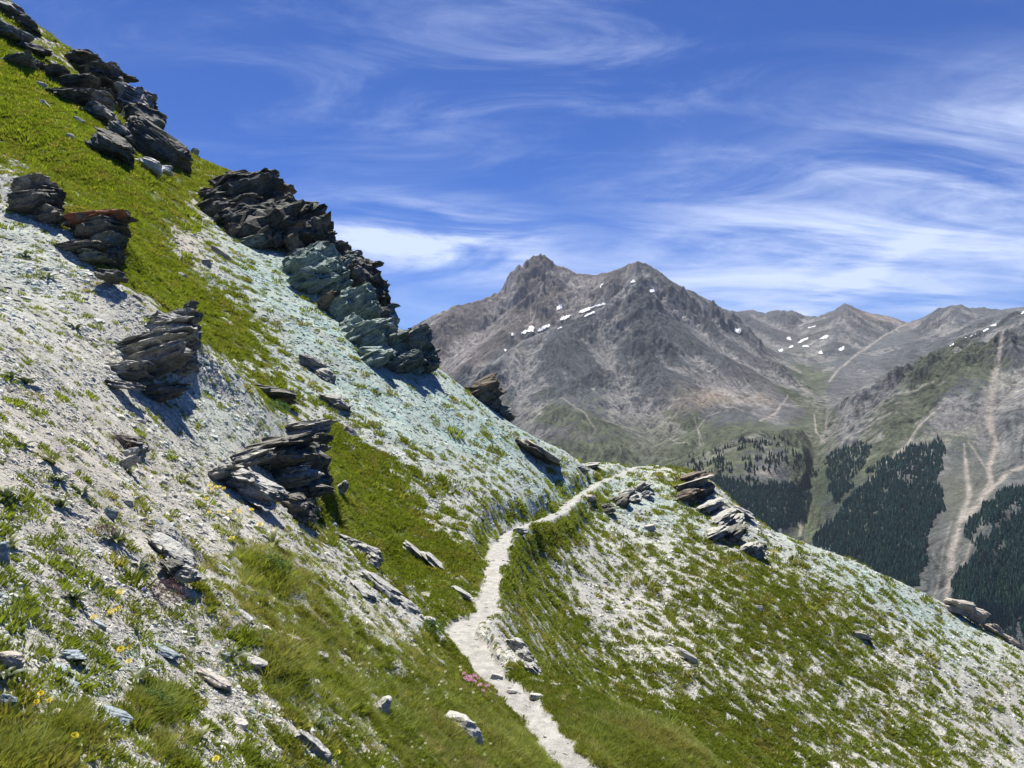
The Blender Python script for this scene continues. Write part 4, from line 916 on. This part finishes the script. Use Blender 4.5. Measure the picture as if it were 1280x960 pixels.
for (x, y, w_, h_, r_, m_, dz_) in [(378,540,76,20,10,M_grey,-.3),(384,552,60,18,14,M_dark,-.4),(330,562,120,18,12,M_dark,-.5),(340,576,110,26,8,M_dark,-.4),(310,573,56,18,18,M_grey,-.8),(375,572,60,26,12,M_dark,-.5),(388,590,46,30,8,M_grey,-.5),(355,596,80,26,10,M_grey,-.5),
    (372,612,70,30,5,M_dark,-.3),(372,634,44,30,-10,M_dark,-.2),(322,612,70,26,-25,M_grey,-.7),(300,598,44,20,-10,M_grey,-.6),(278,590,44,18,10,M_grey,-.3),(288,604,60,22,-15,M_dark,.1),(400,560,26,12,20,M_grey,-.4),(394,600,22,20,0,M_dark,-.3)]:
    block(x - 2, y, w_ * .98, h_ * 1.0, r_, m_, t, 'slab', dD=dz_ * .6, layers=8, amp=.24, depth=.75, rough=.17)
t = outcrop('small grey outcrop of split slabs low on the near slope', 222, 700)
for (x, y, w_, h_, r_, m_) in [(210,686,50,18,-28,M_grey),(224,700,46,18,-30,M_grey),(232,716,34,22,-10,M_grey),(214,708,30,18,-30,M_dark)]: block(x, y, w_, h_, r_, m_, t, 'slab', dD=-.12, layers=5, amp=.2)
t = outcrop('dark nook with two pale slabs leaning in it on the near scree', 160, 565)
block(158, 552, 36, 16, -15, M_dark, t, 'slab', dD=0, n=14); block(163, 566, 24, 10, 30, M_pale, t, 'slab', dD=-.15, n=14, layers=3); block(160, 577, 26, 9, 38, M_pale, t, 'slab', dD=-.2, n=14, layers=3); block(176, 565, 20, 18, -20, M_grey, t, 'slab', dD=-.1, n=14)
t = outcrop('broken grey ledge in the grass strip below the biggest outcrop', 465, 690)
for (x, y, w_, h_, r_) in [(458,690,40,18,-30),(466,702,26,14,-30),(440,680,40,12,-25)]: block(x, y, w_, h_, r_, M_grey, t, 'slab', dD=-.1, n=14)
t = outcrop('upright brown fin of rock standing on the ridge against the mountain', 604, 495)
for (x, y, w_, h_, r_, m_) in [(604,484,48,20,24,M_brown),(608,494,44,22,26,M_brown),(600,500,44,18,22,M_dark),(616,506,24,22,30,M_dark),(626,514,26,14,-10,M_green),(634,522,20,10,10,M_dark),(585,490,24,12,10,M_brown)]: block(x, y, w_, h_, r_, m_, t, 'slab', D=36.8, n=14, layers=6, amp=.16, depth=.45)
t = outcrop('long tan slab lying on the turquoise scree, dark underneath', 670, 562, cat='boulder')
block(672, 561, 58, 9, -30, M_tanrock, t, 'slab', dD=-.6, layers=2, amp=.08); block(662, 562, 50, 8, -32, M_dark, t, 'slab', dD=-.2, n=14)
t = outcrop('low grey crag on the ridge just left of the path end', 745, 590)
block(738, 582, 24, 8, 10, M_grey, t, 'slab', dD=-.1, n=14); block(726, 586, 18, 7, -10, M_grey, t, 'slab', dD=-.1, n=14)
t = outcrop('dark crumbling crag just below the far end of the path', 775, 610)
for (x, y, w_, h_, r_) in [(800,610,28,9,30),(782,618,28,10,20),(768,626,26,9,25),(756,634,20,8,-5),(776,630,26,12,40),(758,640,20,10,30),(806,620,20,10,35),(790,626,22,10,20)]: block(x, y, w_, h_, r_, random.choice([M_grey, M_dark, M_grey]), t, 'block', dD=.1, n=14, layers=6)
t = outcrop('stepped brown crag on the crest to the right of the path end', 868, 605)
for (x, y, w_, h_, r_, m_) in [(868,598,46,14,14,M_brown),(862,608,52,14,18,M_grey),(878,614,36,18,22,M_dark),(856,620,38,14,20,M_brown)]: block(x, y, w_, h_, r_, m_, t, 'block', dD=.0, n=14, layers=7)
t = outcrop('striped grey crag on the spur below the stepped brown crag', 905, 655)
for (x, y, w_, h_, r_, m_) in [(885,636,44,20,20,M_grey),(900,650,50,22,26,M_grey),(912,668,52,24,26,M_dark),(920,655,36,18,30,M_grey),(895,668,40,20,24,M_grey),(940,690,34,26,24,M_grey),(925,640,34,14,-25,M_grey),(950,684,16,16,30,M_dark)]: block(x, y, w_ * .85, h_ * .75, r_, m_, t, 'block', dD=.12, n=22, layers=9, amp=.2)
t = outcrop('tan boulders perched on the right skyline above the dark forest', 1208, 764, cat='boulder')
for (x, y, w_, h_, r_) in [(1200,758,38,14,-12),(1214,766,34,16,-24),(1190,762,28,10,-10),(1222,774,16,10,0)]: block(x, y, w_, h_, r_, M_tanrock, t, 'block', D=42, n=14, layers=3, amp=.1)
t = outcrop('band of tan slabs along the skyline at the right edge', 1256, 800)
for (x, y, w_, h_, r_) in [(1244,788,30,10,-38),(1262,804,34,10,-40),(1276,816,24,10,-38)]: block(x, y, w_, h_, r_, M_tanrock, t, 'slab', D=42, n=14, layers=3, amp=.1)
t = outcrop('hummocky pale outcrop between the path bend and the far slope', 650, 815)
for (x, y, w_, h_, r_) in [(646,808,34,18,-25),(658,822,34,16,-35),(668,838,28,12,-35)]: block(x, y, w_, h_, r_, M_grey, t, 'slab', dD=0.0, n=22, layers=5, rough=.12)
t = outcrop('narrow ledges of grey rock in the grass left of the path', 500, 745)
for (x, y, w_, h_, r_) in [(480,735,60,12,-38),(505,752,46,10,-38),(455,740,44,12,-40),(575,740,26,8,-30),(545,705,40,10,-38),(520,690,44,9,-36)]: block(x, y, w_, h_, r_, M_grey, t, 'slab', dD=.03, n=14, layers=4)
t = outcrop('two small dark ledges in the scree below the skyline cliff', 395, 465)
for (x, y, w_, h_, r_) in [(390,456,34,16,-20),(405,468,30,14,-25),(415,498,34,12,-10),(424,506,26,12,-20)]: block(x, y, w_, h_, r_, M_grey, t, 'slab', dD=-.1, n=14, layers=6)

# single boulders and slabs one can point at
single = [
 (579,911,62,26,-16,M_pale,'white elongated boulder lying in the grass left of the path','boulder'),
 (562,900,30,14,-10,M_pale,'small white stone resting against the upper end of the elongated boulder','stone'),
 (478,886,24,26,0,M_pale,'knobbly pale stone standing in the grass left of the white boulder','stone'),
 (316,829,36,12,-22,M_pale,'white wedge-shaped stone at the end of the brown slab','stone'),
 (262,846,64,9,-28,M_tanrock,'long brown flat slab set in the near scree','slab'),
 (200,812,50,8,-24,M_blue,'bluish slate slab uphill of the long brown slab','slab'),
 (143,893,54,11,-22,M_blue,'big pale blue slate slab near the bottom left','slab'),
 (84,818,54,10,-4,M_blue,'broad blue slate plate in the lower left scree','slab'),
 (74,835,34,7,-16,M_blue,'thin slate plate just below the broad blue plate','slab'),
 (88,855,22,7,-20,M_blue,'little slate chip above the yellow flowers','slab'),
 (120,778,30,5,-35,M_blue,'narrow slate splinter left of the yellow flower trio','slab'),
 (137,643,21,14,-25,M_blue,'single blue-grey stone on the near scree','stone'),
 (160,630,12,9,-10,M_pale,'small white stone above the blue-grey one','stone'),
 (5,880,24,20,-30,M_blue,'blue slab cut by the left edge near the bottom','slab'),
 (4,695,20,30,10,M_blue,'pale blue block cut by the left edge at mid height','stone'),
 (12,828,40,22,-10,M_tanrock,'pinkish flat stone at the left edge of the lower scree','stone'),
 (861,820,11,24,58,M_pale,'upright white splinter standing on the far slope','stone'),
 (1074,794,32,7,-10,M_tanrock,'flat tan slab in the middle of the far slope','slab'),
 (948,762,12,9,0,M_pale,'round white stone on the upper far slope','stone'),
 (812,660,16,8,10,M_pale,'white slab below the crumbling crag','stone'),
 (736,622,22,8,-4,M_tanrock,'flat brown stone on the edge of the path','stone'),
 (650,663,20,7,0,M_grey,'grey slab set into the path at its bend','stone'),
 (640,866,14,7,-10,M_pale,'small white stone at the left rim of the near path','stone'),
 (620,846,16,7,-12,M_pale,'flat white stone on the path beside the outcrop','stone'),
 (670,872,18,8,-5,M_pale,'pale stone at the grass rim right of the near path','stone'),
 (400,820,20,12,-20,M_pale,'pale stone half sunk in grass below the grey ledges','stone'),
 (365,800,22,10,-30,M_pale,'pale flat stone upslope of the half sunk one','stone'),
 (305,770,24,8,-30,M_pale,'pale slab in mixed grass above the white wedge','stone'),
 (535,775,20,8,-20,M_pale,'whitish stone at the grassy top of the path bend','stone'),
 (438,540,20,12,-30,M_tanrock,'rounded pinkish rock beside the biggest outcrop','stone'),
 (425,612,16,22,-50,M_grey,'grey stone in the grass right of the biggest outcrop','stone'),
 (52,108,14,8,-20,M_pale,'pale stone in the grass under the corner crag','stone'),
 (58,132,18,7,-35,M_pale,'white flake in the grass below the corner crag','stone'),
 (98,150,16,6,-25,M_pale,'white flake left of the tilted crags','stone'),
 (90,172,14,6,-35,M_pale,'lower white flake left of the tilted crags','stone'),
 (244,190,10,8,-40,M_pale,'pale stone near the skyline right of the quartz rock','stone'),
 (228,345,14,6,-30,M_pale,'white flake in the green gully','stone'),
 (258,330,12,9,0,M_tanrock,'tan stone in the gully scree','stone'),
 (276,318,40,7,-38,M_tanrock,'long tan slab on the edge of the turquoise chute','slab'),
 (60,930,26,8,-20,M_grey,'grey stone beside the large grass clump','stone'),
 (392,932,60,16,-42,M_grey,'flat grey rock rib at the bottom edge','slab'),
 (300,905,22,10,-15,M_pale,'pale stone low in the foreground scree','stone'),
 (236,800,16,9,-10,M_grey,'grey stone just above the long brown slab','stone'),
 (280,822,12,9,0,M_blue,'small blue stone between brown slab and white wedge','stone')]
for (x, y, w_, h_, r_, m_, lab, cat) in single:
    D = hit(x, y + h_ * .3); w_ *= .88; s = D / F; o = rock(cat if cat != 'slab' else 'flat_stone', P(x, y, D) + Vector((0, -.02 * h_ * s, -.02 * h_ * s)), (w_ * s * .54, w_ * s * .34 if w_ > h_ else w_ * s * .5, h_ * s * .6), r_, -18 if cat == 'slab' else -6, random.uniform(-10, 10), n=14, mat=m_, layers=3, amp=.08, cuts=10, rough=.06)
    tag(o, lab, cat)

# ------------------------------------------------------------------ plants and flowers
def leaf_mat(name, a, b, tr=.25):
    m, N = new_mat(name); oc = N.n('ShaderNodeTexCoord').outputs['Object']
    c = N.mix(N.noise(oc, 9, 3), a, b)
    p_ = N.n('ShaderNodeBsdfPrincipled', {'Base Color': c, 'Roughness': .5}).outputs[0]; t_ = N.n('ShaderNodeBsdfTranslucent', {'Color': c}).outputs[0]
    N.n('ShaderNodeOutputMaterial', {'Surface': N.n('ShaderNodeMixShader', {0: tr, 1: p_, 2: t_}).outputs[0]}); return m
M_leaf = leaf_mat('dark_leaf', (.045, .070, .030), (.10, .13, .045)); M_leafy = leaf_mat('yellow_leaf', (.12, .15, .04), (.22, .22, .07))
M_cush = leaf_mat('cushion_green', (.05, .13, .015), (.10, .20, .03)); M_mauve = leaf_mat('thyme_leaf', (.10, .055, .065), (.16, .10, .09))
M_stem = leaf_mat('stem', (.09, .12, .04), (.12, .15, .05))
def petal_mat(name, c, c2): return leaf_mat(name, c, c2, .35)
M_yel = petal_mat('yellow_petal', (.88, .66, .01), (.92, .74, .01)); M_pink = petal_mat('pink_petal', (.62, .22, .42), (.72, .32, .52)); M_wht = petal_mat('cream_petal', (.75, .72, .45), (.8, .78, .6)); M_vio = petal_mat('violet_petal', (.30, .24, .60), (.38, .32, .7))
def leaf_mesh(L, wd, bend, fold=.25):
    V = []; k = 6
    for i in range(k + 1):
        t_ = i / k; w_ = wd * math.sin(math.pi * (t_ * .92 + .06)) ** .8; x = L * t_; z = L * (bend * t_ - .55 * bend * t_ * t_ * 1.6)
        V += [(x, -w_, z + w_ * fold), (x, 0, z), (x, w_, z + w_ * fold)]
    Fs = []
    for i in range(k):
        a = 3 * i; Fs += [(a, a + 3, a + 4, a + 1), (a + 1, a + 4, a + 5, a + 2)]
    me = bpy.data.meshes.new('leaf'); me.from_pydata(V, [], Fs); me.update(); return me
leafM = {}
for mt_, nm in ((M_leaf, 'd'), (M_leafy, 'y')):
    leafM[nm] = [leaf_mesh(1, w_, b_) for w_, b_ in ((.13, .9), (.16, .7), (.11, 1.2), (.14, .5))]
    for me in leafM[nm]: me.materials.append(mt_); me.polygons.foreach_set('use_smooth', [True] * len(me.polygons))
plants = [(32,481,34,'d','dark leafy rosette on the upper left scree'),(14,474,26,'d','dark rosette close to the left edge beside the upper rosette'),(66,582,44,'y','spiky yellow-green rosette on the near scree'),(104,617,34,'d','dark rosette right of the spiky yellow-green one'),(75,636,38,'d','rosette with upright grey leaves left of the blue-grey stone'),
 (8,622,40,'d','dense dark rosette cut by the left edge'),(12,686,34,'y','yellowish rosette at the left edge above the slate'),(144,680,38,'d','rosette beneath the blue-grey stone'),(174,712,40,'d','rosette left of the small split outcrop'),(92,752,44,'d','dark rosette left of the single high yellow flower'),
 (92,828,34,'d','rosette beside the broad blue slate plate'),(170,852,42,'d','two-toned rosette below the long brown slab'),(4,850,40,'d','tall-leaved plant at the left edge above the grass clump'),(290,822,36,'d','rosette between the brown slab and the white wedge'),(341,682,42,'y','yellow-green rosette right of the small split outcrop'),
 (394,912,40,'d','dark rosette on the flat rock rib at the bottom'),(168,790,30,'d','small rosette above the yellow flower trio'),(74,602,26,'d','small rosette between the spiky one and the upright grey leaves'),(30,560,30,'d','dark plant on the left scree below the upper rosettes'),(230,600,24,'y','small leafy plant left of the biggest outcrop'),
 (60,350,22,'d','dark tuft plant high on the left scree'),(30,322,24,'d','dark tuft plant in the upper scree near the left edge'),(94,412,22,'d','round green plant in the middle of the upper scree'),(248,925,34,'y','yellow-green plant low in the foreground')]
for (x, y, s_, kind, lab) in plants:
    c, D = ground(x, y); e = bpy.data.objects.new('leafy_plant', None); COL.objects.link(e); e.location = c + Vector((0, 0, -.004)); tag(e, lab, 'plant')
    L = s_ * D / F * .72; nl = random.randint(8, 12)
    for i in range(nl):
        o = bpy.data.objects.new('leaf', random.choice(leafM[kind])); COL.objects.link(o); o.parent = e
        o.rotation_euler = (random.uniform(-.2, .2), random.uniform(-.55, .1), 6.283 * i / nl + random.uniform(-.3, .3)); k = L * random.uniform(.65, 1.1); o.scale = (k, k, k)
def flower_head(r, np_, mat):
    V = [(0, 0, r * .25)]; Fs = []
    for i in range(np_):
        for ring in (0, 1):
            q = r * (.92 if ring == 0 else .55); a0 = 6.283 * (i + ring * .5) / np_; da = 3.1416 / np_ * .9; z = r * (.12 + .3 * ring); s = len(V)
            V += [(q * .35 * math.cos(a0), q * .35 * math.sin(a0), z * .6), (q * .8 * math.cos(a0 - da), q * .8 * math.sin(a0 - da), z), (q * math.cos(a0), q * math.sin(a0), z), (q * .8 * math.cos(a0 + da), q * .8 * math.sin(a0 + da), z)]; Fs += [(s, s + 1, s + 2), (s, s + 2, s + 3)]
    me = bpy.data.meshes.new('head'); me.from_pydata(V, [], Fs); me.materials.append(mat); me.update(); return me
heads = {'yellow': flower_head(1, 13, M_yel), 'pink': flower_head(1, 6, M_pink), 'cream': flower_head(1, 9, M_wht), 'violet': flower_head(1, 7, M_vio)}
V = [(.5 * math.cos(a) * (1 - z * .3), .5 * math.sin(a) * (1 - z * .3), z) for z in (0, 1) for a in (0, 2.09, 4.19)]
stem_me = bpy.data.meshes.new('stem'); stem_me.from_pydata(V, [], [(0, 1, 4, 3), (1, 2, 5, 4), (2, 0, 3, 5)]); stem_me.materials.append(M_stem)
def flower(x, y, size, kind, lab, group):
    D = hit(x, y + 10) ; s = D / F; c = P(x, y, D)
    # stem foot: straight down onto the ground
    j = int(np.argmin(np.abs(U - c.x / c.y))); i = int(np.argmin(np.abs(YY[:, j] - c.y))); zg = float(ZZ[i, j]); h = max(c.z - zg, .02)
    e = bpy.data.objects.new(kind + '_flower', None); COL.objects.link(e); e.location = (c.x, c.y, zg - .005); tag(e, lab, 'flower', group)
    a = bpy.data.objects.new('head', heads[kind]); COL.objects.link(a); a.parent = e; a.location = (0, 0, h); r = size * s * .60; a.scale = (r, r, r); a.rotation_euler = (random.uniform(.35, .75), random.uniform(-.2, .2), random.uniform(-.5, .5))
    b = bpy.data.objects.new('stem', stem_me); COL.objects.link(b); b.parent = e; b.scale = (.004, .004, h)
yf = [(150,739,9,'highest yellow flower of the lower left scree'),(139,763,8,'left flower of the close pair under the highest yellow flower'),(147,760,8,'right flower of the close pair under the highest yellow flower'),(117,770,8,'yellow flower apart to the left of the close pair'),(151,810,9,'largest yellow flower of the group by the slate slabs'),
 (162,808,8,'yellow flower right of the largest one by the slate slabs'),(161,825,7,'lowest yellow flower of the group by the slate slabs'),(45,876,9,'leftmost yellow flower above the large grass clump'),(51,865,8,'yellow flower topping the group above the large grass clump'),(61,874,8,'right yellow flower above the large grass clump'),
 (93,918,10,'lone yellow flower beside the large grass clump'),(325,655,8,'yellow flower highest right of the biggest outcrop foot'),(262,606,7,'yellow flower at the left foot of the biggest outcrop'),(422,939,7,'yellow flower at the bottom edge near the rock rib'),(270,947,9,'pale yellow flower at the bottom edge'),(290,672,7,'yellow flower in the grass above the white wedge')]
for (x, y, s_, lab) in yf: flower(x, y, s_, 'yellow', lab, 'yellow flowers on the near slope')
flower(71, 887, 9, 'cream', 'cream coloured flower under the yellow ones near the grass clump', None)
g = np.random.default_rng(12)
for i in range(14): flower(g.uniform(258, 320), g.uniform(600, 642), 5, 'yellow', 'tiny yellow flower in the scatter below the biggest dark outcrop', 'tiny yellow flowers below the biggest outcrop')
for i in range(20):
    t_ = g.random(); flower(577 + 28 * t_ + g.normal(0, 3), 838 + 18 * t_ + g.normal(0, 4), 4.5, 'pink', 'pink flower in the clump on the left rim of the path', 'pink flowers at the path rim')
for i in range(60):
    x, y = g.uniform(430, 640), g.uniform(800, 950)
    if x > 560 + (y - 800) * .6: continue
    flower(x, y, 3.2, 'cream', 'tiny cream flower dotted through the grass left of the near path', 'tiny cream flowers left of the path')
for (x, y, lab) in [(88,590,'violet flower beside the spiky yellow-green rosette'),(75,560,'violet flower uphill of the spiky yellow-green rosette'),(180,735,'violet flower near the reddish mat plant')]: flower(x, y, 6, 'violet', lab, 'violet flowers on the near scree')
# cushions and mats
def cushion(x, y, w_, h_, mat, lab, seed, n=900, cat='cushion plant'):
    c, D = ground(x, y); s = D / F; g = np.random.default_rng(seed); a = w_ * s / 2; b = h_ * s * .75
    th = g.uniform(0, 6.283, n); ph = np.arccos(g.uniform(0, 1, n)); lump = 1 + .25 * np.sin(th * 5 + seed) * np.sin(ph * 4)
    q = np.stack([a * np.sin(ph) * np.cos(th) * lump, a * .8 * np.sin(ph) * np.sin(th) * lump, b * np.cos(ph) * lump], 1)
    e1 = g.normal(size=(n, 3)); e1 /= np.linalg.norm(e1, axis=1, keepdims=True); e2 = np.cross(e1, g.normal(size=(n, 3))); e2 /= np.linalg.norm(e2, axis=1, keepdims=True); l = a * .10
    V = np.concatenate([q - e1 * l, q + e2 * l * .35, q + e1 * l], 0); o = mesh_np('cushion_plant', V, np.stack([np.arange(n), np.arange(n) + n, np.arange(n) + 2 * n], 1), mat, False); o.location = c; tag(o, lab, cat)
cushion(345, 513, 34, 16, M_cush, 'bright green cushion under the thin flat dark slab', 1); cushion(338, 716, 46, 26, M_cush, 'bright green grassy cushion on the near slope', 2, 1500); cushion(190, 888, 44, 30, M_cush, 'dark green cushion right of the big pale blue slab', 3, 1600)
cushion(205, 750, 50, 30, M_mauve, 'reddish mat plant right of the highest yellow flower', 4, 1200, 'mat plant'); cushion(128, 668, 34, 14, M_mauve, 'reddish mat under the blue-grey stone', 5, 700, 'mat plant'); cushion(150, 560, 26, 26, M_mauve, 'reddish mat beside the leaning pale slabs', 6, 700, 'mat plant')
cushion(156, 822, 34, 20, M_cush, 'green cushion carrying the yellow flowers by the slates', 7, 900); cushion(540, 792, 30, 24, M_cush, 'bushy green tuft at the top of the path bend', 8, 900)
cushion(968, 692, 12, 6, M_yel, 'yellow flowering cushion beside the striped crag', 9, 300)
